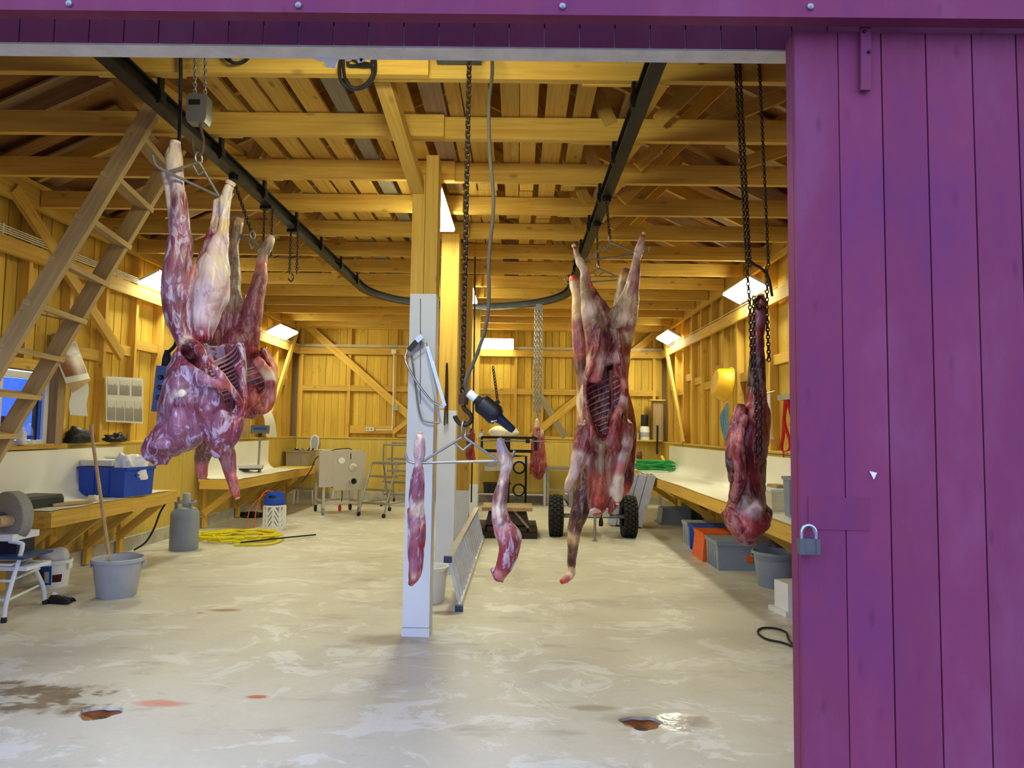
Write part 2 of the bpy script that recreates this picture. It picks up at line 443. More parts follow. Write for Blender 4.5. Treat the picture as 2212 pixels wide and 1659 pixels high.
# ---- side walls: outer skin, boards, studs, rails, lining
def wall_side(name, X, sgn):
    """sgn=+1: wall on the right (inside faces -X)"""
    w = struct(name)
    opens = (5.55, 6.86, 1.27, 1.98) if sgn < 0 else None
    y = YF-.1; k = 0
    xb = X+sgn*.115
    while y < YB:
        wd = 0.145; y2 = min(y+wd, YB+.02)
        segs = [(0, 3.86)]
        if opens and y2 > opens[0]+.01 and y < opens[1]-.01: segs = [(0, opens[2]-.02), (opens[3]+.02, 3.86)]
        for z0, z1 in segs:
            dx = 0.006*((k*7) % 3-1)
            plank('wall_board', (xb+dx, (y+y2)/2, z0), (xb+dx, (y+y2)/2, z1), wd-.006 if k % 9 else wd-.014, .022, PINE_WALL, w, up=(1, 0, 0))
        y += wd; k += 1
    # outer skin keeps daylight out of the joints
    b = MB(); xo = X+sgn*.19
    if opens:
        for (y0, y1, z0, z1) in ((YF-.2, opens[0]-.03, 0, 4.0), (opens[1]+.03, YB+.2, 0, 4.0), (opens[0]-.03, opens[1]+.03, 0, opens[2]-.03), (opens[0]-.03, opens[1]+.03, opens[3]+.03, 4.0)):
            b.box((xo, (y0+y1)/2, (z0+z1)/2), (.04, y1-y0, z1-z0))
    else: b.box((xo, (YF+YB)/2, 2.0), (.04, YB-YF+.4, 4.0))
    b.build('outer_cladding', OLD, w)
    # studs
    ys = [2.75+.62*i for i in range(19)]
    for i, yy in enumerate(ys):
        if opens and opens[0]-.02 < yy < opens[1]+.02:
            plank('stud', (X+sgn*.055, yy, opens[3]+.06), (X+sgn*.055, yy, ZP-.1), .048, .098, PINE, w, up=(1, 0, 0)); continue
        plank('stud', (X+sgn*.055, yy, .0), (X+sgn*.055, yy, ZP-.1), .048, .098, PINE, w, up=(1, 0, 0))
    for i in range(len(ys)-1):     # short noggings
        zz = (2.48, 2.26, 2.38)[i % 3]
        if opens and opens[0]-.7 < ys[i] < opens[1]+.1: continue
        plank('nogging', (X+sgn*.07, ys[i]+.024, zz), (X+sgn*.07, ys[i+1]-.024, zz), .048, .12, PINE, w, up=(0, 0, 1))
    plank('rail', (X-sgn*.02, YF, ZR-.07), (X-sgn*.02, YB, ZR-.07), .045, .15, PINE, w)
    plank('wall_plate', (X-sgn*.02, YF, ZP-.09), (X-sgn*.02, YB, ZP-.09), .05, .2, PINE, w)
    plank('wall_plate', (X+sgn*.06, YF, ZP+.04), (X+sgn*.06, YB, ZP+.04), .2, .05, PINE, w)
    # braces
    br = [((7.95, 2.28), (6.1, 3.62)), ((14.3, 3.6), (12.6, 1.3))] if sgn < 0 else [((14.1, 3.5), (12.45, 1.3)), ((9.4, 3.6), (8.2, 3.2))]
    for (ya, za), (yb_, zb) in br[:1 if sgn > 0 else 2]:
        plank('brace', (X-sgn*.05+.0, ya, za), (X-sgn*.05, yb_, zb), .12, .045, PINE, w, up=(1, 0, 0))
    # plywood lining and kerb
    n = 5; L = (YB-YF)/n
    for i in range(n):
        plank('plywood_panel', (X-sgn*.008, YF+i*L+L/2, .14), (X-sgn*.008, YF+i*L+L/2, ZW), L-.006, .015, PLY, w, up=(1, 0, 0))
    plank('ledge', (X+sgn*.03, YF, ZW+.012), (X+sgn*.03, YB, ZW+.012), .15, .024, PLY, w)
    MB().box((X-sgn*.02, (YF+YB)/2, .08), (.10, YB-YF, .16)).build('kerb', KERB, w)
    # bundle of cables on the rail
    for j in range(4 if sgn < 0 else 1):
        z = ZR+.022+.02*j
        MB().tube([(X-sgn*.055, YF+.1, z), (X-sgn*.055, 8.4 if j > 1 else YB-.1, z)], .006, 5).build('cable', CABLEW, w)
    if sgn < 0:
        for k in range(9):
            MB().box((X+.058, 3.0+.75*k, ZR+.05), (.012, .018, .09)).build('cable_clip', CABLEW, w)
    return w
WL = wall_side('wall_left', XL, -1)
WR = wall_side('wall_right', XR, +1)
# stud-bay boards of loose width on the right wall
def wall_back():
    w = struct('wall_back'); x = XL; k = 0
    while x < XR:
        x2 = min(x+.145, XR+.02); gap = .014 if 0.0 < x < 1.0 and k % 2 == 0 else .005
        z1 = 3.86
        dz = 0.005*((k*5) % 3-1)
        plank('wall_board', ((x+x2)/2, YB+.10+dz, 0), ((x+x2)/2, YB+.10+dz, 3.9), .145-gap, .022, PINE_WALL, w, up=(0, 1, 0))
        x += .145; k += 1
    pts = [(XL-.2, 0), (XR+.2, 0), (XR+.2, 4.0), (RIDGE, 5.8), (XL-.2, 4.0)]
    MB().prism(pts, 1, YB+.15, YB+.2).build('gable_cladding', OLD, w)
    for xs in (-4.55, -3.55, -2.58, -1.75, -0.95, -.05, .5, 1.25, 2.05, 2.85):
        plank('stud', (xs, YB+.04, 0), (xs, YB+.04, ZP), .06, .09, PINE, w, up=(0, 1, 0))
    plank('rail', (XL, YB-.02, ZR-.07), (XR, YB-.02, ZR-.07), .045, .14, PINE, w)
    plank('wall_plate', (XL, YB-.02, ZP-.06), (XR, YB-.02, ZP-.06), .05, .18, PINE, w)
    plank('mid_rail', (XL+.1, YB+.03, 2.32), (-1.7, YB+.03, 2.32), .045, .12, PINE, w)
    plank('mid_rail', (-.9, YB+.03, 2.3), (2.95, YB+.03, 2.3), .045, .12, PINE, w)
    plank('low_rail', (-3.5, YB+.01, 1.46), (-2.6, YB+.01, 1.46), .045, .16, PINE, w)
    plank('low_rail', (-2.5, YB+.01, 1.34), (XR, YB+.01, 1.34), .045, .06, PINE, w)
    for a, b_ in (((-4.5, 3.66), (-1.75, 1.32)), ((.25, 1.32), (2.95, 3.62)), ((-2.6, 1.4), (-1.8, 2.05))):
        plank('brace', (a[0], YB-.03, a[1]), (b_[0], YB-.03, b_[1]), .15 if a[0] != -2.6 else .09, .045, PINE, w, up=(0, 1, 0))
    plank('brace', (.45, YB-.0, 2.25), (1.0, YB-.0, 1.35), .13, .03, GREYW, w, up=(0, 1, 0))
    for i in range(4):
        L = (XR-XL)/4
        plank('plywood_panel', (XL+i*L+L/2, YB-.005, .14), (XL+i*L+L/2, YB-.005, ZW), L-.006, .015, PLY, w, up=(0, 1, 0))
    plank('ledge', (XL, YB+.03, ZW+.01), (XR, YB+.03, ZW+.01), .024, .12, PLY, w, up=(0, 1, 0))
    MB().box(((XL+XR)/2, YB-.05, .08), (XR-XL, .10, .16)).build('kerb', KERB, w)
    for j in range(3):
        MB().tube([(XL, YB-.05, ZR+.02+.018*j), (XR, YB-.05, ZR+.02+.018*j)], .007, 5).build('cable', CABLEW, w)
    return w
WB = wall_back()

def wall_front():
    w = struct('wall_front'); ZL = 2.832
    X0, X1 = -3.5, 0.86
    x = X0-.1; seams = []
    while x < 1.2:
        plank('painted_board', (x+.061, YF+.011, ZL), (x+.061, YF+.011, 3.3), .118, .022, REDP, w, up=(0, 1, 0)); x += .1225
    b = MB()   # everything of the front wall that frames the opening
    b.prism([(XL-.2, -.03), (X0, -.03), (X0, ZL), (X1+.2, ZL), (X1+.2, -.03), (XR+.2, -.03), (XR+.2, 4.0), (RIDGE, 5.8), (XL-.2, 4.0)], 1, YF+.024, YF+.05)
    b.build('front_cladding', REDP, w)
    # pale underside of the lintel
    tm = MB()
    n = 60; rows = [[], []]
    L = 5.0
    tm.box((-1.29, YF+.048, ZL+.03), (4.94, .08, .075))
    tm.build('lintel', TRIMW, w)
    # torn strip of lining left hanging from the lintel
    tb = MB(); zt = ZL-.005
    pr = [(-.755, zt), (-.735, zt-.012), (-.715, zt-.014), (-.705, zt-.035), (-.672, zt-.037), (-.668, zt-.012), (-.655, zt), ]
    tb.prism(pr, 1, YF+.082, YF+.086)
    for x0, d in ((-.64, .012), (-.60, .018), (-.59, .014)): tb.prism([(x0, zt), (x0+.008, zt-d), (x0+.02, zt-d*.8), (x0+.028, zt)], 1, YF+.082, YF+.086)
    tb.build('torn_lining', TRIMW, w)
    return w
WF = wall_front()

# ---- sliding door and its rail
def sliding_door():
    d = struct('door_1'); Y = 2.2; x0 = at(1727, 1000, Y).x; ztop = 2.82
    plank('door_edge_board', (x0+.02, Y+.046, .03), (x0+.02, Y+.046, ztop), .04, .05, REDP, d, up=(0, 1, 0))
    xs = [x0]+[at(p, 900, Y).x for p in (1823, 1920, 2020, 2123, 2222, 2322, 2422, 2522)]
    for i in range(len(xs)-1):
        a, b_ = xs[i], xs[i+1]
        plank('door_board', ((a+b_)/2, Y+.01, .03), ((a+b_)/2, Y+.01, ztop), round(b_-a-(.005 if i else .002), 3), .02, REDP, d, up=(0, 1, 0))
    MB().box((x0+.6, Y+.03, 1.42), (1.1, .012, 2.75)).build('door_backing', REDP, d)
    for z in (.3, 1.4, 2.6): plank('door_ledge', (x0+.05, Y+.048, z), (x0+1.2, Y+.048, z), .12, .024, REDP, d, up=(0, 1, 0))
    # joint of a repaired board by the lock
    a = at(1745, 1143, Y); b_ = at(1878, 1146, Y)
    plank('repair_cleat', (a.x, Y-.001, a.z+.05), (b_.x, Y-.001, b_.z+.05), .10, .004, REDP, d, up=(0, 1, 0))
    # strap of the door hanger
    s0, s1 = at(1869, -60, 2.185), at(1869, 196, 2.185)
    hs = plank('hanger_strap', (s0.x, 2.186, s0.z), (s1.x, 2.186, s1.z), .032, .012, REDP, d, up=(0, 1, 0))
    for py in (28, 52, 68, 112):
        p = at(1867 if py != 112 else 1877, py, 2.178); MB().lathe([(.006, 0), (.005, .004), (0, .005)], p, 8, Matrix.Rotation(math.pi/2, 3, 'X')).build('bolt', BLACKM, d)
    p = at(1886, 1026, 2.197)
    MB().prism([(p.x-.011, p.z+.012), (p.x+.012, p.z+.007), (p.x+.002, p.z-.014)], 1, 2.196, 2.199).build('paper_scrap', PAPER, d)
    return d
DOOR = sliding_door()
rl = struct('trim_1')
zb = at(1000, 30, 2.12).z
plank('door_rail_board', (-3.6, 2.145, zb+.13), (3.4, 2.145, zb+.13), .05, .26, REDP, rl)
for px, py in ((1215, 14), (1750, 15), (150, 8), (645, 12)):
    p = at(px, py, 2.118); MB().lathe([(.011, 0), (.010, .005), (.004, .009), (0, .0095)], p, 10, Matrix.Rotation(math.pi/2, 3, 'X')).build('bolt', STEEL, rl)
def padlock():
    Y = 2.165; p = at(1747, 1197, Y)
    t = thing('padlock', 'blue grey steel padlock hanging on the sliding door edge', 'padlock', p)
    w, h = .062, .048
    b = MB(); pts = []
    for i, x in enumerate((-1, -.62, -.5, .5, .62, 1)): pass
    b.prism([(-w/2, -.012), (-w*.3, -.014), (-w*.27, -.011), (w*.27, -.011), (w*.3, -.014), (w/2, -.012), (w/2, .012), (-w/2, .012)], 2, 0, h)
    b.build('lock_body', plain('lock_steel', lin((104, 104, 98)), .4, .5, dirt=lin((70, 72, 72))), t)
    arc = [(-.022, 0, h-.004), (-.022, 0, h+.018)]+[(.022*math.cos(math.pi-a*math.pi/8), 0, h+.018+.022*math.sin(a*math.pi/8)) for a in range(1, 8)]+[(.022, 0, h+.018), (.022, 0, h-.004)]
    MB().tube(arc, .0055, 8).build('shackle', CHROME, t)
    MB().tube([(0, .03, h+.036), (0, -.004, h+.036), (0, -.006, h+.028), (0, .03, h+.028)], .003, 6).build('staple', RUSTY, t)
padlock()

# ---- ceiling: trusses, loft planks, roof
def rz(x): return 3.86+(1.85/3.9)*(3.9-abs(x-RIDGE)) if True else 0
def ceiling():
    c = struct('ceiling'); slope = 1.85/3.9
    for i, y in enumerate(JY):
        h = .21 if i == 1 else .16
        plank('joist', (XL+.06, y, JZ+h/2), (-.55, y, JZ+h/2), .05, h, PINE, c)
        plank('joist', (-.95, y+.05, JZ+.005+h/2), (XR-.06, y+.05, JZ+.005+h/2), .05, h, PINE, c)
        for s in (-1, 1):
            xe = RIDGE+s*3.9
            plank('rafter', (xe, y, 3.86), (RIDGE, y, 5.71), .05, .15, OLD if i % 2 else PINE, c)
            plank('truss_web', (RIDGE+s*1.46, y+.045, JZ+.12), (RIDGE+s*.75, y+.045, rz(RIDGE+s*.75)-.05), .10, .045, PINE, c, up=(0, 1, 0))
            plank('truss_web', (RIDGE+s*1.78, y-.045, JZ+.12), (RIDGE+s*2.55, y-.045, rz(RIDGE+s*2.55)-.05), .10, .045, PINE, c, up=(0, 1, 0))
            if i < 8: plank('splice_plate', (RIDGE+s*1.44-.26, y+.036+(.05 if s > 0 else 0), JZ+.075), (RIDGE+s*1.44+.26, y+.036+(.05 if s > 0 else 0), JZ+.075), .022, .15, PINE, c)
    # loft floor: loose planks along the barn
    rnd = random.Random(3); x = -2.08; k = 0
    while x < .46:
        w = rnd.choice((.10, .125, .125, .15, .15, .18)); 
        g = rnd.choice((.006, .006, .012, .02, .055, .075))
        if x+w > .5: w = .5-x
        y = 2.95
        while y < YB-.3:
            L = rnd.choice((3.4, 4.25, 5.1)); y2 = min(y+L, YB-.05)
            dx = rnd.uniform(-.012, .012)
            if rnd.random() > .06:
                plank('loft_plank', (x+w/2+dx, y+.02, JZ+.185+.004*(k % 3)), (x+w/2+rnd.uniform(-.012, .012), y2, JZ+.185+.004*(k % 3)), w, .025, rnd.choice((PINE, PINE, PINE, PINE, PINE, OLD, GREYW)), c)
            y = y2; k += 1
        x += w+g
    # roof
    for s, nm in ((-1, 'roof_panel'), (1, 'roof_panel')):
        b = MB(); xe = RIDGE+s*4.25
        ze = 3.98-slope*.35+.07
        b.prism([(xe, ze), (RIDGE, 5.71+.115), (RIDGE, 5.71+.15), (xe, ze+.035)], 1, YF-.25, YB+.3)
        b.build(nm, ROOFW, c)
        for i in range(40):   # sheathing boards running up the slope near the eaves
            y = 2.6+.3*i
            if i % 4 == 3: continue
            plank('sheathing_board', (RIDGE+s*3.95, y, 3.86+.062), (RIDGE+s*2.9, y, 3.86+.062+1.05*slope), .16+.03*(i % 3), .02, OLD if i % 3 else ROOFW, c)
        plank('purlin', (RIDGE+s*1.9, YF+.1, rz(RIDGE+s*1.9)+.09), (RIDGE+s*1.9, YB-.05, rz(RIDGE+s*1.9)+.09), .07, .04, OLD, c)
    plank('side_brace', at(1690, 205, 4.86), at(1500, 282, 4.86), .1, .045, PINE, c, up=(0, 1, 0))
    plank('side_brace', at(1722, 250, 4.9), at(1672, 275, 4.9), .1, .045, PINE, c, up=(0, 1, 0))
    plank('side_brace', at(1705, 320, 5.5), at(1600, 355, 5.5), .1, .045, PINE, c, up=(0, 1, 0))
    # longitudinal timber that carries the rail
    for x in (-2.36, .87):
        for i in range(3, 13): plank('rail_timber', (x, JY[i-2]+.1, JZ+.115), (x-.02, JY[i-1]+.1, JZ+.235), .12, .045, PINE, c)
    return c
CEIL = ceiling()

# ---- posts
def post(i, Y, zpaint, group=None, label=''):
    X = -.715 if i == 0 else -.735; w = .195 if i == 0 else .19
    t = thing('timber_post', label, 'post', (X, Y+w/2, 0))
    zt = JZ-.002
    if i == 0:
        MB().box((0, 0, .03), (w+.004, w+.004, .06)).build('base_block', GREYP, t)
        MB().box((0, 0, (.064+zpaint)/2), (w, w, zpaint-.064)).build('painted_section', GREYP, t)
        MB().box((-.05, 0, (zpaint+3.40)/2), (.095, w-.004, 3.40-zpaint)).build('timber_section', PINE, t)
        MB().box((.048, 0, (zpaint+3.56)/2), (.094, w-.004, 3.56-zpaint)).build('timber_section', PINE, t)
        a = at(857, 190, 4.5); b_ = at(893, 352, 5.0)
        L = Vector((X, Y+w/2, 0))
        plank('knee_brace', Vector((-.86, 4.12, 3.66))-L, Vector((-.775, 5.12, 3.30))-L, .10, .10, PINE, t, up=(1, 0, 0))
        cr = MB(); cr.tube([at(908, y, 5.087)-L+Vector((.0006*math.sin(y*.05), 0, 0)) for y in range(645, 880, 12)], .0022, 4); cr.build('drying_crack', BLACKR, t)
    else:
        MB().box((0, 0, zpaint/2), (w, w, zpaint)).build('painted_section', GREYP, t)
        MB().box((0, 0, (zpaint+zt)/2), (w-.004, w-.004, zt-zpaint)).build('timber_section', PINE, t)
    return t
post(0, 5.09, 2.5, label='front timber post painted grey from its foot to above head height')
post(1, 7.19, 1.69, label='second timber post, grey paint ending below the hanging chain')
post(2, 9.3, .68, label='third timber post behind the aluminium ladder, painted grey at knee height')
post(3, 11.4, .6, label='hindmost timber post in the middle row, beyond the third post')

# ---- overhead rail
def rail():
    t = thing('overhead_meat_rail', 'black steel overhead rail bent into a U under the joists', 'rail', (-.75, 7, 3.45))
    L = Vector((-.75, 7, 3.45)); cx, yc, R = -.75, 9.55, 1.46
    path = [Vector((cx-R, y, 3.47)) for y in (2.5, 3.5, 4.5, 5.5, 6.5, 7.5, 8.5, 9.2)]
    path += [Vector((cx-R*math.cos(a), yc+R*math.sin(a), 3.47)) for a in [math.pi*k/24 for k in range(25)]]
    path += [Vector((cx+R, y, 3.47)) for y in (9.2, 8.5, 7.5, 6.5, 5.5, 4.5, 3.5, 2.5)]
    def ibeam(dz, w, h):
        b = MB(); vs = []; n = len(path)
        for i in range(n):
            tdir = (path[min(i+1, n-1)]-path[max(i-1, 0)]).normalized(); s = tdir.cross(Vector((0, 0, 1)))
            for (a, z) in ((-w/2, dz-h/2), (w/2, dz-h/2), (w/2, dz+h/2), (-w/2, dz+h/2)): vs.append(path[i]+s*a+Vector((0, 0, z))-L)
        fs = [(0, 1, 2, 3), tuple(4*n-4+k for k in (3, 2, 1, 0))]
        for i in range(n-1):
            for k in range(4): fs.append((4*i+k, 4*i+(k+1) % 4, 4*i+4+(k+1) % 4, 4*i+4+k))
        b.add(vs, fs, False); return b
    ibeam(-.045, .085, .014).build('lower_flange', BLACKM, t)
    ibeam(.0, .02, .08).build('web', BLACKM, t)
    ibeam(.04, .085, .012).build('upper_flange', BLACKM, t)
    for y in JY[1:8]:
        for s in (-1, 1):
            MB().box((s*R-s*.05, y-7+.06, .055), (.02, .05, .2)).build('hanger_bracket', BLACKM, t)
            MB().box((s*R-s*.03, y-7+.06, .005), (.08, .06, .06)).build('clamp', BLACKM, t)
rail()

# ---- lamps
def lamp(label, c, axis_len, width, R, grp='fluorescent lamps of the barn'):
    """R: rotation; local X = length, local -Z = lit side"""
    t = thing('fluorescent_lamp', label, 'lamp', c, group=None); t.rotation_mode = 'QUATERNION'; t.rotation_quaternion = R.to_quaternion()
    MB().box((0, 0, .03), (axis_len+.02, width+.02, .05), taper=.8).build('lamp_housing', WHITE, t)
    b = MB().box((0, 0, -.012), (axis_len, width, .03)); b.build('diffuser', LAMPM, t)
    MB().box((axis_len/2, 0, .0), (.02, width+.02, .03)).build('end_cap', WHITE, t)
    MB().box((-axis_len/2, 0, .0), (.02, width+.02, .03)).build('end_cap', WHITE, t)
    return t
def wall_lamp(label, X, sgn, yc, L=1.05):
    tilt = math.radians(28)
    # length along Y, lit side faces down and into the room
    R = Matrix.Rotation(math.pi/2, 3, 'Z')
    R = Matrix.Rotation(sgn*tilt, 3, 'Y') @ R
    return lamp(label, (X-sgn*.17, yc, 3.30), L, .25, R)
wall_lamp('tilted fluorescent lamp on the left wall above the wooden ladder', XL, -1, 8.75)
lamp('fluorescent lamp inside the front wall, above the opening', (-.5, YF+.26, 3.22), .78, .25, Matrix.Rotation(math.radians(50), 3, 'X'))
wall_lamp('tilted fluorescent lamp on the left wall near the corner, above the weighing scale', XL, -1, 13.0)
wall_lamp('tilted fluorescent lamp on the right wall behind the chained hind quarter', XR, 1, 8.65)
wall_lamp('tilted fluorescent lamp on the right wall near the far corner', XR, 1, 13.1)
lamp('fluorescent lamp on the rail of the back wall', (-.5, YB-.2, 3.27), .78, .22, Matrix.Rotation(math.radians(-58), 3, 'X'))
lamp('fluorescent lamp under the joists behind the front post', (-.79, 6.25, JZ-.05), 1.2, .24, Matrix.Rotation(math.pi/2, 3, 'Z'))
lamp('fluorescent lamp under the joists between the third and hindmost posts', (-.79, 10.25, JZ-.05), 1.2, .24, Matrix.Rotation(math.pi/2, 3, 'Z'))

# ---- window in the left wall
def window():
    w = struct('window_1'); y0, y1, z0, z1 = 5.55, 6.86, 1.27, 1.98; X = XL-.06
    def fr(nm, a, b_, wd, t=.06): plank(nm, (X, *a), (X, *b_), t, wd, WHITE, w, up=(0, 1, 0) if a[0] == b_[0] else (0, 0, 1))
    fr('frame', (y0, z0+.03), (y1, z0+.03), .06); fr('frame', (y0, z1-.03), (y1, z1-.03), .06)
    fr('frame', (y0+.03, z0+.06), (y0+.03, z1-.06), .06); fr('frame', (y1-.03, z0+.06), (y1-.03, z1-.06), .06)
    fr('mullion', (6.2, z0+.06), (6.2, z1-.06), .07)
    fr('sash_bar', (5.61, 1.68), (6.165, 1.68), .025, .03)
    MB().box((X, (y0+6.165)/2+.03, (z0+z1)/2), (.006, .55, z1-z0-.13)).build('pane', GLASS, w)
    MB().box((X, (6.235+y1)/2-.03, (z0+z1)/2), (.006, .565, z1-z0-.13)).build('pane', GLASS, w)
    plank('window_sill', (XL+.04, y0-.05, z0-.005), (XL+.04, y1+.1, z0-.005), .16, .03, PINE, w)
    plank('head_board', (XL-.0, y0-.1, z1+.07), (XL-.0, y1+.1, z1+.07), .06, .1, PINE, w)
    plank('jamb_board', (XL-.0, y1+.06, z0), (XL-.0, y1+.06, 2.4), .1, .1, OLD, w, up=(1, 0, 0))
window()
# blue drum standing outside the window
tdr = thing('plastic_drum', 'blue plastic drum standing outside the window', 'drum', (-6.2, 7.9, -.05))
MB().lathe([(.28, 0), (.30, .04), (.30, .3), (.31, .33), (.30, .36), (.30, .7), (.31, .73), (.30, .76), (.29, 1.5), (.27, 1.62), (.10, 1.64)], (0, 0, 0), 24).build('drum_body', BLUEPL, tdr)
MB().lathe([(.04, 1.64), (.04, 1.68), (0, 1.68)], (.12, 0, 0), 10, cap=False).build('bung', BLACKP, tdr)
# ================================================================== furniture and tools
def child(b, name, mat, t): return b.build(name, mat, t)
def thing_w(name, label, cat, loc, group=None):
    """thing whose parts are built in world coordinates: returns (root, builder fn)"""
    t = thing(name, label, cat, loc, 0, group); L = Vector(loc)
    def add(b, nm, mat, parent=None):
        b.v = [tuple(Vector(v)-L) for v in b.v]
        return b.build(nm, mat, parent or t)
    return t, add, L
def sheet_grid(p00, p10, p01, p11, nu, nv, f=None):
    P = [Vector(p) for p in (p00, p10, p01, p11)]; rows = []
    for j in range(nv+1):
        r = []
        for i in range(nu+1):
            u, v = i/nu, j/nv
            p = P[0]*(1-u)*(1-v)+P[1]*u*(1-v)+P[2]*(1-u)*v+P[3]*u*v
            if f: p = p+Vector(f(u, v))
            r.append(p)
        rows.append(r)
    return rows
def crate(name, label, A, B, C, h, mat, group=None, taper=.04, lid=False, ribs=3, cat='crate', cover=None):
    """A-B and B-C are two bottom edges of the crate (world), h its height"""
    A, B, C = Vector(A), Vector(B), Vector(C); A.z = C.z = B.z
    u = (A-B); w = u.length; u.normalize()
    v = Vector((0, 0, 1)).cross(u); d = abs((C-B).dot(v)) ; sgn = 1 if (C-B).dot(v) > 0 else -1; v = v*sgn
    c = B+u*w/2+v*d/2
    t = thing(name, label, cat, c, math.atan2(u.y, u.x), group)
    if sgn < 0: pass
    th = .012; b = MB(); k = 1+taper
    def ring(z, s, inset): 
        x, y = w/2*s-inset, d/2*s-inset
        return [(-x, -y, z), (x, -y, z), (x, y, z), (-x, y, z)]
    s0 = 1-taper
    V = ring(0, s0, 0)+ring(h, 1, 0)+ring(h, 1, th)+ring(th, s0, th)
    F = [(3, 2, 1, 0)]
    for a, o in ((0, 4), (4, 8), (8, 12)):
        for i in range(4): F.append((a+i, a+(i+1) % 4, o+(i+1) % 4, o+i))
    F.append((12, 13, 14, 15)); b.add(V, F); b.build('crate_body', mat, t)
    r = MB()
    for sx, sy, lx, ly in ((0, -1, w, .02), (0, 1, w, .02), (-1, 0, .02, d), (1, 0, .02, d)):
        r.box((sx*w/2, sy*d/2, h-.014), (lx+.02, ly, .028))
    r.build('rim', mat, t)
    if name == 'plastic_crate' and mat in (GREYPL, GREYPL2) and lid: MB().box((w/2*.985+.004, 0, h*.45), (.006, .07, .09)).build('orange_label', ORANGE, t); MB().box((-w/2*.985-.004, 0, h*.45), (.006, .07, .09)).build('orange_label', ORANGE, t)
    for i in range(ribs):
        x = -w/2+w*(i+1)/(ribs+1)
        for s in (-1, 1): MB().box((x*.97, s*d/2*.985, h*.48), (.014, .018, h*.86)).build('rib', mat, t)
    for s in (-1, 1): MB().box((s*w/2*1.0, 0, h*.72), (.02, d*.3, .02)).build('grip', mat, t)
    if lid: MB().box((0, 0, h+.008), (w+.03, d+.03, .018)).build('lid', mat, t)
    return t
def bucket(name, label, c, r0, r1, h, mat, bail=None, cat='bucket', fill=None, rz=0.0):
    t = thing(name, label, cat, c, rz)
    MB().lathe([(0, .004), (r0*.97, 0), (r0, .006), (r1*.985, h-.03), (r1+.012, h-.028), (r1+.014, h), (r1, h+.003), (r1-.008, h-.01), (r0-.008, .012), (0, .01)], (0, 0, 0), 36, cap=False).build('bucket_body', mat, t)
    for s in (-1, 1): MB().box((s*(r1+.012), 0, h-.05), (.012, .05, .05)).build('ear', mat, t)
    if bail is not None:
        pts = [((r1+.012)*math.cos(a), math.sin(a)*(r1+.02)*math.cos(bail), h-.03+math.sin(a)*(r1+.02)*math.sin(bail)) for a in [math.pi*k/16 for k in range(17)]]
        MB().tube(pts, .004, 6).build('bail_handle', STEEL, t)
    return t

# ---- benches
def bench(name, label, xw, xf, y0, y1, sgn, sheet, brackets, zt):
    t, add, L = thing_w(name, label, 'bench', ((xw+xf)/2, (y0+y1)/2, 0))
    w = abs(xf-xw)
    add(MB().box(((xf+xw)/2, (y0+y1)/2, zt-.02), (w, y1-y0, .036)), 'worktop', PLY)
    plank('front_board', Vector((xf, y0, zt-.075))-L, Vector((xf, y1, zt-.075))-L, .045, .13, PINE, t)
    plank('end_board', Vector((xf-sgn*-.02, y0+.022, zt-.075))-L, Vector((xw-sgn*.02, y0+.022, zt-.075))-L, .045, .13, PINE, t)
    for y in brackets:
        plank('bracket_strut', Vector((xf+sgn*.08, y, zt-.14))-L, Vector((xw-sgn*.03, y, .22))-L, .045, .09, PINE, t)
        plank('bracket_upright', Vector((xw-sgn*.025, y+.05, .02))-L, Vector((xw-sgn*.025, y+.05, zt-.04))-L, .09, .045, PINE, t, up=(1, 0, 0))
        plank('bracket_bearer', Vector((xf+sgn*.03, y+.05, zt-.075))-L, Vector((xw-sgn*.03, y+.05, zt-.075))-L, .045, .07, PINE, t)
    for sy0, sy1 in sheet:   # white sheet swept up the wall
        prof = [(xf-sgn*.012, zt+.004)]+[(xf+sgn*(abs(xf-xw)*k/5), zt+.004) for k in range(1, 4)]
        xe = xw-sgn*.004; R = .16
        for k in range(7):
            a = math.pi/2*k/6; prof.append((xe-sgn*R+sgn*R*math.sin(a), zt+.004+R-R*math.cos(a)))
        prof.append((xe, 1.235))
        n = 14; rows = []
        for j in range(n+1):
            y = sy0+(sy1-sy0)*j/n
            rows.append([(x, y, z+(.004*math.sin(j*1.7) if i < 2 else 0)) for i, (x, z) in enumerate(prof)])
        add(MB().sheet(rows, .005, (-sgn*.7, 0, .7)), 'white_sheet', WHITESHEET)
    return t
bench('work_bench', 'left wall workbench nearest the opening, white sheet curving up the wall', XL+.085, -4.0, 5.95, 8.15, -1, [(5.96, 8.0)], (6.1, 6.75, 7.35, 7.95), .74)
bench('work_bench', 'left wall workbench carrying the weighing scale, white sheet along part of it', XL+.085, -4.0, 9.95, 14.2, -1, [(9.97, 12.7)], (10.1, 11.3, 12.5, 13.7), .725)
bench('work_bench', 'long right wall workbench with white sheet and crates underneath', XR-.085, 2.2, 3.3, 13.6, 1, [(3.4, 13.4)], (4.4, 5.4, 6.5, 10.3, 12.7), .775)

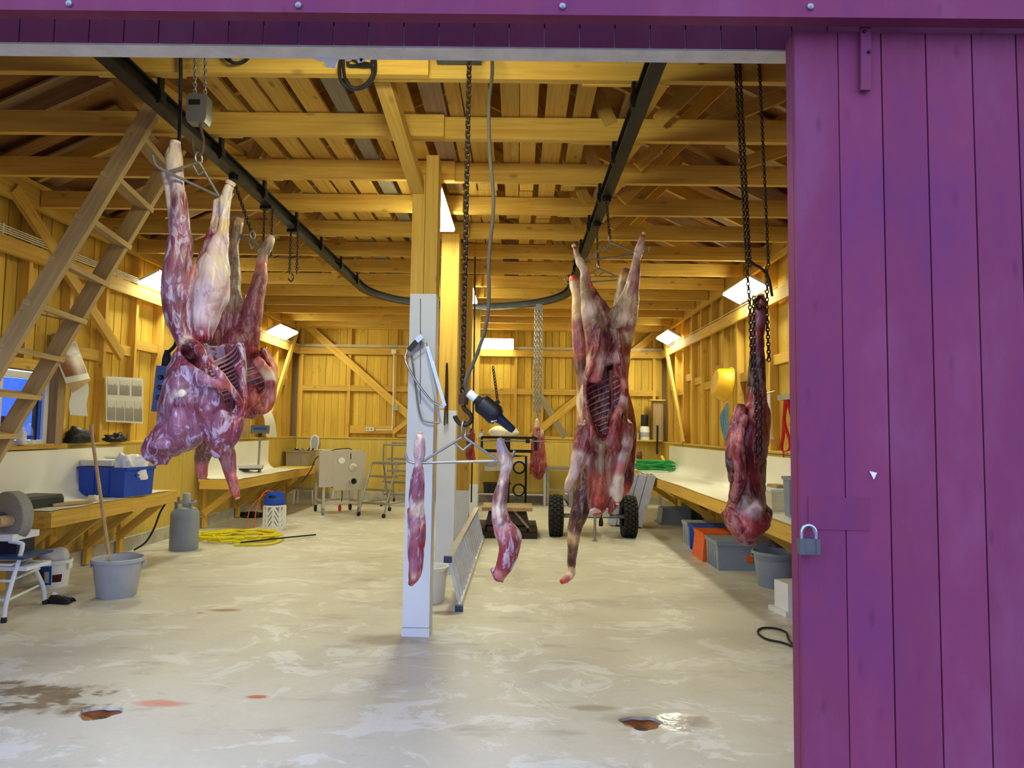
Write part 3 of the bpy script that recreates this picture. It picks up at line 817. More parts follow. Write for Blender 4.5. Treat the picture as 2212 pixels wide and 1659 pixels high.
# ---- wooden ladder to the loft
def loft_ladder():
    a1, b1 = at(330, 236, 4.43), at(0, 795, 4.43); a2, b2 = at(386, 318, 5.03), at(0, 940, 5.03)
    d1, d2 = (b1-a1), (b2-a2)
    e1 = Vector((-4.36, 4.43, .03)); e2 = Vector((-4.47, 5.03, .03))
    L = Vector((e2.x, 4.73, 0))
    t = thing('wooden_ladder', 'weathered wooden loft ladder leaning up to the joists at the left wall', 'ladder', L)
    plank('stringer', a1-L, e1-L, .115, .045, LADDERW, t, up=(0, 1, 0)); plank('stringer', a2-L, e2-L, .115, .045, LADDERW, t, up=(0, 1, 0))
    for k in range(12):
        u = .05+k*.08
        p, q = a1+(e1-a1)*u, a2+(e2-a2)*u
        plank('tread', p-L+Vector((0, -.02, 0)), q-L+Vector((0, .04, 0)), .12, .035, LADDERW, t, up=(.25, 0, 1))
    MB().tube([at(330, 236, 4.4)-L, at(360, 232, 4.4)-L], .006, 6).build('bolt', STEEL, t)
    p, q = at(45, 670, 4.40)-L, at(135, 690, 4.92)-L
    MB().tube([p, q], .005, 6).build('tie_wire', STEEL, t)
loft_ladder()

# ---- things on the left wall
def print_mat(name, top, mid, low):
    m, nt, b = _mat(name); tc = N(nt, 'ShaderNodeTexCoord'); sp = N(nt, 'ShaderNodeSeparateXYZ')
    nt.links.new(tc.outputs['Generated'], sp.inputs[0])
    n = noise(nt, tc.outputs['Generated'], 5, 5)
    f = math_(nt, 'ADD', sp.outputs[2], math_(nt, 'MULTIPLY', math_(nt, 'SUBTRACT', n, .5), .7))
    c = ramp(nt, f, [(.3, low), (.5, mid), (.62, tuple(v*.5 for v in mid)), (.7, top)])
    nt.links.new(c.outputs[0], b.inputs['Base Color']); b.inputs['Roughness'].default_value = .4
    return m
LANDSC = print_mat('landscape_print', lin((190, 178, 168)), lin((176, 128, 78)), lin((142, 92, 52)))
SNAP = print_mat('grey_snapshot', lin((206, 202, 186)), lin((110, 104, 92)), lin((70, 66, 58)))
def poster():
    t, add, L = thing_w('calendar_sheet', 'curled calendar page with mountain picture pinned to a stud', 'calendar', at(155, 735, 7.05))
    bul = lambda u, v: (.05*math.sin(math.pi*u)*v, -.06*math.sin(math.pi*v*1.0)*0-.05*math.sin(math.pi*u)*v, 0)
    tl, tr, bl, br = at(112, 752, 6.86), at(163, 736, 7.2), at(142, 828, 6.8), at(194, 818, 7.15)
    add(MB().sheet(sheet_grid(tl, tr, bl, br, 8, 8, bul), .003, (1, 0, 0)), 'page', PAPER)
    f = lambda u, v: tuple(Vector(bul(u, v))+Vector((.008, -.004, 0)))
    def sub(u0, u1, v0, v1):
        g = lambda u, v: tl*(1-u)*(1-v)+tr*u*(1-v)+bl*(1-u)*v+br*u*v
        return [[g(u0+(u1-u0)*i/6, v0+(v1-v0)*j/6)+Vector(f(u0+(u1-u0)*i/6, v0+(v1-v0)*j/6)) for i in range(7)] for j in range(7)]
    add(MB().sheet(sub(.06, .94, .04, .84), .001, (1, 0, 0)), 'picture', LANDSC)
    add(MB().sheet(sheet_grid(bl, br, bl+Vector((.04, .05, -.09)), br+Vector((-.02, .05, .0)), 6, 3, lambda u, v: (.05*math.sin(math.pi*u), -.05*math.sin(math.pi*u), 0)), .002, (0, 1, 0)), 'curled_page', CARD)
    t2, add2, L2 = thing_w('paper_roll_sheet', 'plain white paper sheet hanging below the calendar page', 'paper', at(170, 895, 7.12))
    add2(MB().sheet(sheet_grid(at(152, 832, 7.06), at(190, 828, 7.2), at(150, 896, 7.06), at(188, 899, 7.2), 5, 6, lambda u, v: (.01*math.sin(7*v), 0, 0)), .002, (1, 0, 0)), 'sheet', PAPER)
poster()
def photo_pocket():
    X = XL+.065
    t, add, L = thing_w('photo_sheet', 'clear plastic pocket sheet of small photographs on the left wall', 'photos', atx(268, 915, X))
    def q(u, v): # u 0..1 along px 229..308, v 0..1 top..bottom
        p = atx(229+79*u, 813+4*u+(98+4*(1-u)*0)*v, X); return p
    add(MB().sheet([[q(i/4, j/4) for i in range(5)] for j in range(5)], .004, (-1, 0, 0)), 'backing_sheet', PAPER)
    for k in range(7):
        if k < 3: u0, u1, v0, v1 = .04+.33*k, .30+.33*k, .06, .40
        else: u0, u1, v0, v1 = .03+.245*(k-3), .24+.245*(k-3), .52, .96
        rows = [[q(u0+(u1-u0)*i, v0+(v1-v0)*j)+Vector((.004, 0, 0)) for i in range(2)] for j in range(2)]
        add(MB().sheet(rows, .003, (1, 0, 0)), 'photo', SNAP)
    add(MB().sheet([[q(i/6, j/6)+Vector((.012+.004*math.sin(i*2.1+j), 0, 0)) for i in range(7)] for j in range(7)], .001, (1, 0, 0)), 'plastic_cover', FILM)
photo_pocket()
def lump(name, label, cat, c, s, mat, seed=0, amp=.25, sub=3, rz=0):
    bm = bmesh.new(); bmesh.ops.create_icosphere(bm, subdivisions=sub, radius=1.0); r = random.Random(seed)
    ph = [r.uniform(0, 6) for _ in range(6)]
    for v in bm.verts:
        p = v.co; k = 1+amp*(math.sin(3*p.x+ph[0])*math.sin(4*p.y+ph[1])+.6*math.sin(7*p.z+ph[2]+3*p.x)*math.sin(6*p.y+ph[3])+.4*math.sin(11*p.x+ph[4])*math.sin(9*p.z+ph[5]))
        z = max(p.z, -.55)
        v.co = Vector((p.x*s[0]*k, p.y*s[1]*k, (z+.55)*s[2]*k))
    me = bpy.data.meshes.new(name); bm.to_mesh(me); bm.free(); me.materials.append(mat)
    for f in me.polygons: f.use_smooth = True
    o = link(name, me); o.location = c; o.rotation_euler = (0, 0, rz)
    return tag(o, label, cat)
ledgeZ = ZW+.025
p = atx(168, 940, XL+.04); lump('peaked_hat', 'black peaked hat lying on the ledge beside the window', 'hat', (XL+.06, p.y, ledgeZ), (.10, .20, .10), BLACKP, 3, .15)
p = atx(250, 940, XL+.04); lump('work_gloves', 'dark work gloves on the ledge below the photo sheet', 'gloves', (XL+.06, p.y, ledgeZ), (.08, .17, .055), BLACKP, 5, .3)
def bottle(label, c, r, h, mat, capm, blue=False):
    t = thing('plastic_bottle', label, 'bottle', c)
    MB().lathe([(0, 0), (r*.95, 0), (r, .01), (r, h*.62), (r*.9, h*.70), (r*.42, h*.86), (r*.40, h*.93)], (0, 0, 0), 16, cap=False).build('bottle_body', mat, t)
    MB().lathe([(r*.46, h*.93), (r*.46, h), (0, h)], (0, 0, 0), 12, cap=False).build('cap', capm, t)
    MB().lathe([(r*1.02, h*.25), (r*1.02, h*.42)], (0, 0, 0), 16, cap=False).build('label_band', BLUEPL if blue else WHITE, t)
p = atx(58, 973, XL+.06); bottle('water bottle with blue band on the window sill', (p.x, p.y, ZW+.025), .045, .20, FILM, WHITE, True)
p = atx(45, 975, XL+.06); bottle('smaller milky bottle next to the water bottle on the window sill', (p.x, p.y, ZW+.025), .04, .16, plain('milky_plastic', lin((226, 222, 200)), .4), WHITE)
# blue pendant control box of the hoist with its cable
def pendant():
    Y = 4.05; c = at(352, 888, Y)
    t, add, L = thing_w('hoist_pendant', 'blue hoist control box hanging on a black cable behind the carcass', 'control box', c)
    a, b_ = at(360, 792, Y), at(349, 890, Y)
    add(MB().bar(a, b_, .07, .10, up=(0, 1, 0)), 'box_shell', BLUEST)
    add(MB().bar(a+Vector((.045, .01, .005)), b_+Vector((.045, .01, -.005)), .022, .11, up=(0, 1, 0)), 'box_cover', DARKBL)
    for k in range(3): add(MB().lathe([(.014, 0), (.014, .012), (.01, .016), (0, .016)], a+(b_-a)*(.25+.22*k)+Vector((.0, -.051, 0)), 12, Matrix.Rotation(math.pi/2, 3, 'X')), 'push_button', BLACKP)
    add(MB().lathe([(.03, 0), (.026, .05), (.014, .10)], a-Vector((0, 0, .002)), 12), 'cable_gland', BLACKR)
    pts = bez([a+Vector((0, 0, .08)), at(380, 740, Y), at(376, 690, Y), at(368, 640, Y), at(378, 520, Y), at(384, 380, Y), at(390, 200, 3.88), at(389, 90, 3.86)], 40)
    add(MB().tube(pts, .011, 7), 'cable', BLACKR)
pendant()

# ---- on the first bench
def blue_crate():
    z = .754
    A, B, C = atz(181, 1071, z), atz(282, 1075, z), atz(331, 1062, z)
    for q in (A, B, C): q.x -= .07
    C = B+Vector((.06, .42, 0))
    t = crate('plastic_crate', 'large blue crate full of paper and bags on the left workbench', A, B, C, .30, BLUEPL, ribs=2)
    top = Vector(t.location); ang = t.rotation_euler[2]
    def loc(x, y, zz): return Vector((top.x+x*math.cos(ang)-y*math.sin(ang), top.y+x*math.sin(ang)+y*math.cos(ang), z+zz))
    a = at(166, 994, 5.75); 
    bx = thing('carton', 'flat white carton lid lying across the blue crate', 'box', loc(.12, 0, .302), ang+.06)
    MB().box((0, 0, .035), (.36, .34, .06)).build('carton_body', PAPER, bx)
    MB().box((.0, -.19, .07), (.36, .05, .012), Matrix.Rotation(.5, 3, 'X')).build('carton_flap', PAPER, bx)
    lump('plastic_bag', 'crumpled white plastic bag bulging out of the blue crate', 'bag', loc(-.16, .0, .16), (.14, .15, .17), BAG, 11, .22, 4)
blue_crate()
z = .75
p = Vector((-4.08, 6.72, z)); lump('latex_glove', 'crumpled pale rubber glove in front of the blue crate', 'glove', p, (.06, .04, .035), plain('latex', lin((236, 230, 196)), .5), 21, .4)
p = Vector((-4.22, 6.62, z)); lump('cloth_rag', 'flat yellowish rag on the left workbench', 'rag', p, (.09, .10, .012), plain('rag', lin((238, 234, 200)), .8), 22, .2)
def case_box():
    t = thing('tool_case', 'dark plastic tool case lying on the left workbench behind the grindstone', 'case', (-4.34, 6.2, z), 1.45)
    MB().box((0, 0, .035), (.42, .30, .07)).build('case_base', plain('dark_case', lin((52, 56, 54)), .5), t)
    MB().box((0, 0, .088), (.42, .30, .03), taper=.93).build('case_lid', MATS['dark_case'], t)
    MB().box((.215, 0, .06), (.015, .12, .02)).build('handle', BLACKP, t)
    c = Vector((-4.12, 6.42, z))
    b = MB().box((0, 0, .012), (.36, .10, .022)).build('wood_offcut', CARD); b.location = (c.x, c.y, z); b.rotation_euler = (0, 0, 1.1)
    tag(b, 'loose brown board offcut on the left workbench', 'board')
    c = Vector((-4.32, 6.62, z))
    b = MB().box((0, 0, .006), (.30, .21, .010)).build('papers', PAPER); b.location = (c.x, c.y, z); b.rotation_euler = (0, 0, .5)
    tag(b, 'loose sheets of paper on the left workbench', 'paper')
case_box()

# ---- grindstone on its tubular stand
def grinder():
    Y = 5.5; c = at(24, 1116, Y)
    f0 = atz(5, 1345, 0); f1 = atz(97, 1305, 0)
    t, add, L = thing_w('grindstone', 'large grey grindstone wheel with motor on the metal stool', 'grinder', c)
    Rm = Matrix.Rotation(math.pi/2, 3, 'X'); Rm = Matrix.Rotation(-.35, 3, 'Z') @ Rm
    add(MB().lathe([(0, -.045), (.03, -.045), (.195, -.045), (.2, -.04), (.2, .04), (.195, .045), (.03, .045), (0, .045)], c, 40, Rm, cap=False), 'grinding_wheel', STONE)
    m = c+Rm @ Vector((-.03, 0, .12))
    add(MB().lathe([(0, -.12), (.03, -.12), (.03, .0), (0, .0)], c+Rm @ Vector((0, 0, .10)), 12, Rm, cap=False), 'axle', STEEL)
    add(MB().box(c+Rm @ Vector((-.01, 0, .13)), (.10, .10, .09)), 'bearing_block', STEEL)
    add(MB().lathe([(0, -.05), (.045, -.05), (.045, .05), (0, .05)], c+Rm @ Vector((.075, -.02, .10)), 16, Rm, cap=False), 'wooden_handle', CARD)
    zt = at(20, 1150, Y).z
    add(MB().box((c.x-.02, c.y, zt-.02), (.30, .3, .05)), 'base_plate', GREYP)
    add(MB().box((c.x-.02, c.y+.03, zt-.10), (.26, .2, .12)), 'water_trough', DARKBL)
    # stool
    t2, add2, L2 = thing_w('metal_stool', 'white tubular metal step stool carrying the grindstone', 'stool', (c.x-.05, c.y, 0))
    zt2 = zt-.05
    xa, xb = f0.x, atz(97, 1305, 0).x
    ya, yb = f0.y, f1.y
    def leg(x0, y0, x1, y1): return bez([(x0, y0, 0), (x0*.85+x1*.15, y0*.85+y1*.15, zt2*.3), (x1, y1, zt2-.06), (x1-.02, y1, zt2-.012), (x1-.10, y1, zt2)], 14)
    for (x0, y0, x1, y1) in ((xa+.01, ya, xa+.03, ya+.12), (xb, yb, xb-.10, yb-.18), (xa-.30, ya+.0, xa-.28, ya+.1), (xb-.40, yb-.05, xb-.34, yb-.2)):
        add2(MB().tube(leg(x0, y0, x1, y1), .016, 8), 'leg', GREYP)
        add2(MB().lathe([(.02, 0), (.021, .02), (.017, .04)], (x0, y0, 0), 10), 'rubber_foot', BLACKR)
    for zz in (.16, .30, .42):
        add2(MB().tube([(xa+.015, ya+.03, zz), (xb-.03, yb-.05, zz)], .010, 6), 'cross_bar', GREYP)
        add2(MB().tube([(xa-.29, ya+.03, zz), (xa+.015, ya+.03, zz)], .010, 6), 'cross_bar', GREYP)
    add2(MB().box((xa-.08, (ya+yb)/2-.05, .38), (.36, .28, .03)), 'lower_step', GREYP)
    add2(MB().box((xa-.10, (ya+yb)/2-.06, zt2-.115), (.40, .34, .02)), 'seat_board', BLUEST)
grinder()
# ---- paint bucket, grey bucket, broom handle
pf = atz(112, 1266, 0)
pb = bucket('paint_bucket', 'white plastic paint bucket with printed house label by the kerb', (pf.x, pf.y+.02, 0), .115, .135, .24, WHITE, bail=.0)
ang0 = math.atan2(-pf.y, -pf.x)
def label_patch(par, r0, r1, z0, z1, a0, a1, mat, nm):
    rows = []
    for j in range(3):
        zz = z0+(z1-z0)*j/2; rr = r0+(r1-r0)*j/2
        rows.append([(rr*math.cos(a0+(a1-a0)*i/6), rr*math.sin(a0+(a1-a0)*i/6), zz) for i in range(7)])
    MB().sheet(rows, .001, (0, 0, .0001)).build(nm, mat, par)
PRINTR = plain('printed_maroon', lin((110, 40, 48)), .5)
label_patch(pb, .1175, .1335, .03, .20, ang0-1.1, ang0-.15, plain('printed_blue', lin((50, 110, 190)), .5), 'label')
label_patch(pb, .1185, .1335, .03, .155, ang0-1.0, ang0-.65, PRINTR, 'label_shape'); label_patch(pb, .1195, .132, .05, .15, ang0-.6, ang0-.3, WHITE, 'label_shape')
label_patch(pb, .1195, .132, .05, .12, ang0-.1, ang0+.5, PRINTR, 'label_shape')
lump('plastic_liner', 'translucent plastic bag stuffed into the white paint bucket', 'bag', (pf.x, pf.y+.02, .19), (.115, .115, .10), plain('greyish_bag', lin((200, 196, 200)), .4), 31, .12)
gb = atz(237, 1293, 0)
bucket('grey_bucket', 'large grey plastic bucket standing left with a wooden handle in it', (gb.x, gb.y+.1, 0), .155, .20, .33, GREYPL, bail=.15, rz=.3)
sh = MB().tube([at(226, 1215, 6.35), at(222, 1150, 6.35), at(214, 1070, 6.4), at(205, 1000, 6.45), at(197, 930, 6.5)], .016, 8)
bt = thing('wooden_shaft', 'long wooden tool handle standing in the left grey bucket', 'handle', (gb.x-.02, gb.y+.1, .0))
L = Vector(bt.location); e = Vector((gb.x-.02, gb.y+.1, .02)); top = at(197, 928, 6.75)
MB().tube([e+(top-e)*k/6-L for k in range(7)], .016, 8).build('shaft', OLD, bt)
MB().lathe([(.017, 0), (.02, .02), (.018, .05), (0, .055)], top-L, 8).build('grip_end', OLD, bt)
gl = atz(128, 1303, 0)
lump('black_glove', 'black glove lying on the floor by the metal stool', 'glove', gl, (.11, .05, .03), BLACKP, 41, .45)
lump('paper_wad', 'small white paper wad lying on the black glove by the stool', 'paper', gl+Vector((-.07, .03, .02)), (.03, .03, .04), PAPER, 42, .3)

# ---- gas cylinders
def gas_grey():
    c = atz(388, 1190, 0); r = .162; c.y += r*.6
    t = thing('gas_cylinder', 'grey steel gas cylinder standing at the left wall with regulator hose', 'gas cylinder', (c.x, c.y, 0)); 
    MB().lathe([(0, .02), (r*.97, .0), (r, .01), (r, .05), (r*.97, .055), (r, .065), (r, .40), (r*.96, .45), (r*.8, .49), (r*.4, .515), (0, .52)], (0, 0, 0), 36, cap=False).build('cylinder_body', GREYPL2, t)
    b = MB()
    for k in range(3):
        a = math.radians(90+120*k); b.box((.10*math.cos(a), .10*math.sin(a), .525), (.03, .03, .09))
    b.lathe([(.105, .56), (.13, .56), (.13, .58), (.105, .58), (.105, .56)], (0, 0, 0), 24, cap=False); b.build('collar', GREYPL2, t)
    MB().lathe([(.045, .51), (.045, .66), (.04, .675), (0, .68)], (0.01, 0, 0), 16, cap=False).build('valve_cap', GREYPL, t)
    MB().lathe([(.03, .0), (.035, .03), (.03, .07), (0, .07)], (-.10, -.02, .56), 12, cap=False).build('regulator', STEEL, t)
    pts = bez([(-.10, -.02, .62), (-.2, .0, .60), (-.29, -.02, .45), (-.34, -.06, .25), (-.40, -.12, .10), (-.46, -.25, .03)], 26)
    MB().tube(pts, .012, 6).build('gas_hose', BLACKR, t)
gas_grey()
def gas_comp():
    c = atz(587, 1146, 0); r = .152
    t = thing('gas_cylinder', 'blue topped composite gas cylinder in white slotted plastic casing', 'gas cylinder', (c.x, c.y+r*.6, 0), .2)
    MB().lathe([(0, .0), (r*.9, 0), (r*.94, .01), (r*.94, .36), (0, .36)], (0, 0, 0), 30, cap=False).build('inner_vessel', GREYPL2, t)
    MB().lathe([(r*.93, 0), (r, .005), (r, .06), (r*.96, .06)], (0, 0, 0), 36, cap=False).build('casing_foot', WHITE, t)
    MB().lathe([(r*.96, .335), (r, .335), (r, .36), (r*.96, .362)], (0, 0, 0), 36, cap=False).build('casing_band', WHITE, t)
    # slanted bars leave leaf-shaped slots
    for k in range(10):
        a = 2*math.pi*k/10
        for j in range(4):
            z0 = .05+.075*j; dA = .24 if k % 2 else -.24
            pts = [((r-.003)*math.cos(a+dA*s), (r-.003)*math.sin(a+dA*s), z0+.055*s) for s in (-1.15, -.5, 0, .5, 1.15)]
            MB().tube(pts, [.018, .014, .013, .014, .018], 6, flat=.35).build('casing_bar', WHITE, t)
        pts = [((r-.004)*math.cos(a+.314), (r-.004)*math.sin(a+.314), zz) for zz in (.02, .18, .345)]
        MB().tube(pts, .016, 6).build('casing_rib', WHITE, t)
    sh = MB().lathe([(r*1.0, .36), (r*1.02, .37), (r*1.0, .42), (r*.93, .46), (r*.84, .50), (r*.86, .53), (r*.80, .545), (r*.7, .53), (r*.68, .46), (0, .45)], (0, 0, 0), 36, cap=False); sh.build('blue_shroud', BLUEPL, t)
    for a in (-1.75, -1.35): 
        MB().box((r*.88*math.cos(a-.2), r*.88*math.sin(a-.2), .485), (.045, .02, .03), Matrix.Rotation(a-.2+math.pi/2, 3, 'Z')).build('hand_hole', BLACKP, t)
    pts = bez([(-.03, -.02, .55), (-.12, -.05, .56), (-.19, -.10, .46), (-.24, -.14, .25), (-.22, -.2, .03), (-.1, -.3, .012), (.1, -.42, .012)], 30)
    MB().tube(pts, .007, 6).build('orange_gas_hose', ORANGE, t)
    pts = bez([(-.05, -.02, .54), (-.18, -.08, .48), (-.33, -.08, .3), (-.36, -.12, .04), (-.34, -.3, .012)], 24)
    MB().tube(pts, .006, 6).build('orange_gas_hose', ORANGE, t)
gas_comp()
def coil(name, label, c, rx, ry, n, r, mat, seed, zstep=.010, cat='hose', tails=()):
    rnd = random.Random(seed); pts = []
    for k in range(n*20):
        a = 2*math.pi*k/20; lap = k/20
        j = rnd.uniform(-.02, .02)
        s = .72+.3*((lap*7.3) % 1.0)
        pts.append(Vector((c[0]+rx*s*math.cos(a)+.10*rx*math.sin(lap*2.3)+j, c[1]+ry*s*math.sin(a)+.12*ry*math.cos(lap*1.9)+j, c[2]+r*1.35+zstep*lap+.3*r*math.sin(3*a+lap))))
    t, add, L = thing_w(name, label, cat, c)
    add(MB().tube(bez(pts, len(pts)*1), r, 7), 'hose_coil', mat)
    for i, tl in enumerate(tails): add(MB().tube(bez(tl, 16), r, 7), 'hose_end', mat)
    return t, add, L
hc = atz(515, 1165, 0)
t_, add_, L_ = coil('garden_hose', 'yellow hose coiled on the floor beside the composite cylinder', (hc.x, hc.y, 0), .52, .42, 5, .016, YELLOWH, 5, .012, tails=[[atz(505, 1153, .02), atz(450, 1160, .015), atz(425, 1164, .015)], [atz(505, 1177, .02), atz(580, 1175, .02), atz(612, 1165, .02)]])
b = MB(); b.tube([atz(520, 1172, .06), atz(600, 1163, .05), atz(682, 1155, .02)], .010, 7); o = b.build('spray_lance', BLACKM); tag(o, 'thin dark metal lance lying across the yellow hose', 'lance')
p = atz(545, 1117, 0); lump('cable_heap', 'dark tangle of cable on the floor beneath the scale bench', 'cable', p, (.22, .15, .05), BLACKP, 51, .4)

# ---- platform weighing scale on the bench
def scale():
    z = .742; c = atz(538, 1019, z)
    t = thing('weighing_scale', 'bench weighing scale with steel platform and display on a post', 'scale', (c.x, c.y, z), .25)
    MB().box((0, 0, .085), (.42, .34, .045)).build('platform', STAIN, t)
    MB().box((0, 0, .05), (.40, .32, .02)).build('underframe', BLACKM, t)
    for x in (-.16, .16):
        for y in (-.12, .12): MB().lathe([(.022, 0), (.022, .012), (.008, .016), (.008, .045)], (x, y, 0), 10).build('foot', BLACKP, t)
    MB().tube([(.12, .2, .06), (.13, .2, .60)], .018, 10).build('column', STEEL, t)
    MB().box((.12, .19, .05), (.05, .1, .03)).build('column_bracket', STEEL, t)
    R = Matrix.Rotation(-.5, 3, 'X')
    MB().lathe([(.05, 0), (.03, -.06), (.02, -.09)], (.13, .2, .66), 12).build('head_bracket', BLACKP, t)
    d = MB().box((.13, .17, .70), (.30, .05, .13), R).build('display_head', plain('display_grey', lin((96, 104, 110)), .4), t)
    MB().box((.13, .144, .715), (.20, .006, .035), R).build('display_window', BLUEPL, d)
    for k in range(4): MB().box((.06+.045*k, .148, .672), (.03, .006, .02), R).build('key', BLACKP, d)
scale()
p = atx(545, 915, XL+.1)
b = MB().box((0, 0, 0), (.02, .55, .42)); o = b.build('cardboard_sheet', CARD); o.location = (XL+.03, atx(523, 910, XL+.03).y, 1.50); tag(o, 'cardboard sheet standing on the ledge of the left wall', 'cardboard')
p = atx(561, 918, XL+.05); b = MB().sheet(sheet_grid((XL+.02, p.y-.1, 1.95), (XL+.02, p.y+.35, 1.95), (XL+.10, p.y+.2, ledgeZ), (XL+.10, p.y+.75, ledgeZ), 6, 6, lambda u, v: (.05*math.sin(math.pi*v), 0, 0)), .006, (1, 0, 0)); o = b.build('plastic_sheet', WHITE); tag(o, 'bent white plastic sheet leaning behind the weighing scale', 'sheet')
# tool tray and saw at the far end of that bench
def tray():
    z = .728; c = Vector((-4.32, 13.9, 0))
    t = crate('tool_tray', 'clear plastic tray of metal tools at the far end of the left bench', (c.x-.22, c.y-.3, z), (c.x+.22, c.y-.3, z), (c.x+.22, c.y+.25, z), .30, plain('smoky_plastic', lin((150, 140, 120)), .3), ribs=2, cat='tray')
    for k in range(7):
        a = random.Random(k).uniform(0, 3.1)
        MB().bar((-.15+.05*k, -.1, .22), (-.15+.05*k+.1*math.cos(a), -.1+.2*math.sin(a), .34), .025, .01).build('tool', STEEL if k % 2 else BLACKM, t)
    s, add, L = thing_w('meat_saw_blade', 'pale long band saw guard leaning on the back wall lining', 'saw', (-4.2, YB-.1, .87))
    a, b_ = at(672, 975, YB-.12), at(672, 940, YB-.06)
    pr = [(x, zz) for x, zz in ((0, 0), (.045, .0), (.075, .30), (.07, .42), (.035, .47), (-.005, .43), (-.02, .32))]
    bx = MB(); bx.prism([(a.x+x*2, .87+zz) for x, zz in pr], 1, YB-.10, YB-.06); add(bx, 'guard', WHITE)
    bx = MB(); bx.prism([(a.x+.02+x*1.4, .94+zz*.8) for x, zz in pr], 1, YB-.112, YB-.1); add(bx, 'inset', GREYPL)
tray()
# small white step stool under the bench end
def white_stool():
    c = atz(665, 1086, 0)
    for i, dx in enumerate((0, .75)):
        t = thing('low_stool', ('low white legged stool under the far end of the left bench', 'low white legged stool behind the steel mixer')[i], 'stool', (c.x+dx*1.0, 13.55, 0))
        MB().box((0, 0, .30), (.42, .30, .03)).build('seat', GREYPL2 if i == 0 else PLY, t)
        for x in (-.17, .17):
            for y in (-.11, .11): MB().tube([(x*1.08, y*1.1, 0), (x, y, .29)], .018, 8).build('leg', WHITE, t)
white_stool()

# ---- stainless mixer on castors
def mixer():
    A = atz(722, 1117, 0)
    t = thing('meat_mixer', 'stainless steel meat mixer tub on four castors', 'mixer', (-3.0, 12.0, 0), .0)
    w, d = .62, .62; z0, z1 = .42, 1.08
    # tub: U-shaped trough behind a flat front plate, turned a little
    R = math.radians(28); t.rotation_euler = (0, 0, R)
    front = at(735, 1045, 11.7)
    t.location = (at(730, 1045, 12.2).x, 12.2, 0)
    b = MB(); n = 12
    prof = [(-.32, z1)]+[(-.32*math.cos(math.pi*k/n), .70-.28*math.sin(math.pi*k/n)) for k in range(n+1)]+[(.32, z1)]
    vs = []; fs = []; m = len(prof)
    for y in (-.30, .42):
        for x, zz in prof: vs.append((x, y, zz))
    for k in range(m-1): fs.append((k, k+1, m+k+1, m+k))
    fs.append(tuple(m+k for k in range(m))); b.add(vs, fs, False); b.build('tub', STAIN, t)
    MB().box((.12, -.31, .75), (.56, .03, .66)).build('front_plate', STAIN, t)
    MB().box((-.27, -.25, .78), (.26, .14, .60)).build('side_housing', STAIN, t)
    MB().box((0, .05, z1+.01), (.70, .74, .02)).build('rim', STAIN, t)
    MB().lathe([(.0, .02), (.055, .02), (.055, 0)], (-.03, -.325, .93), 24, Matrix.Rotation(math.pi/2, 3, 'X'), cap=False).build('round_label', WHITE, t)
    MB().lathe([(.0, .03), (.05, .03), (.068, .024), (.074, .0)], (.17, -.325, .81), 24, Matrix.Rotation(math.pi/2, 3, 'X'), cap=False).build('bearing_cover', STAIN, t)
    sp = MB().lathe([(.062, 0), (.062, .14), (.052, .14), (.052, 0.01)], (.16, -.325, .58), 24, Matrix.Rotation(math.pi/2, 3, 'X'), cap=False).build('outlet_spout', STAIN, t)
    MB().lathe([(.0, .06), (.052, .06)], (.16, -.325, .58), 20, Matrix.Rotation(math.pi/2, 3, 'X'), cap=False).build('spout_opening', BLACKP, sp)
    MB().box((.13, -.328, 1.0), (.012, .012, .10)).build('latch', BLACKM, t)
    for x in (-.30, .32):
        for y in (-.24, .36):
            MB().box((x, y, .30), (.045, .045, .40)).build('leg', STAIN, t)
            c = MB().lathe([(0, -.018), (.055, -.018), (.06, -.01), (.06, .01), (.055, .018), (0, .018)], (x, y, .06), 16, Matrix.Rotation(math.pi/2, 3, 'Y'), cap=False).build('castor_wheel', BLACKR if y > 0 else GREYPL2, t)
            MB().box((x, y, .11), (.05, .05, .02)).build('fork', STEEL, c)
    for y in (-.24, .36): MB().box((.01, y, .20), (.62, .025, .04)).build('cross_member', STAIN, t)
    for x in (-.3, .32): MB().box((x, .06, .20), (.025, .6, .04)).build('cross_member', STAIN, t)
    pts = bez([(.30, .2, 1.09), (.1, -.2, 1.13), (-.2, -.3, 1.10), (-.42, -.2, .98), (-.5, -.1, .75), (-.62, 0, .55)], 26)
    MB().tube(pts, .008, 6).build('power_cable', BLACKR, t)
    MB().tube(bez([(.10, .1, .45), (.09, .05, .25), (.05, .0, .12)], 10), .007, 6).build('power_cable', BLACKR, t)
    pl = MB().lathe([(0, 0), (.022, 0), (.026, .03), (.026, .09), (.016, .11)], (.04, -.02, .03), 12, cap=False).build('red_plug', REDW, t)
mixer()
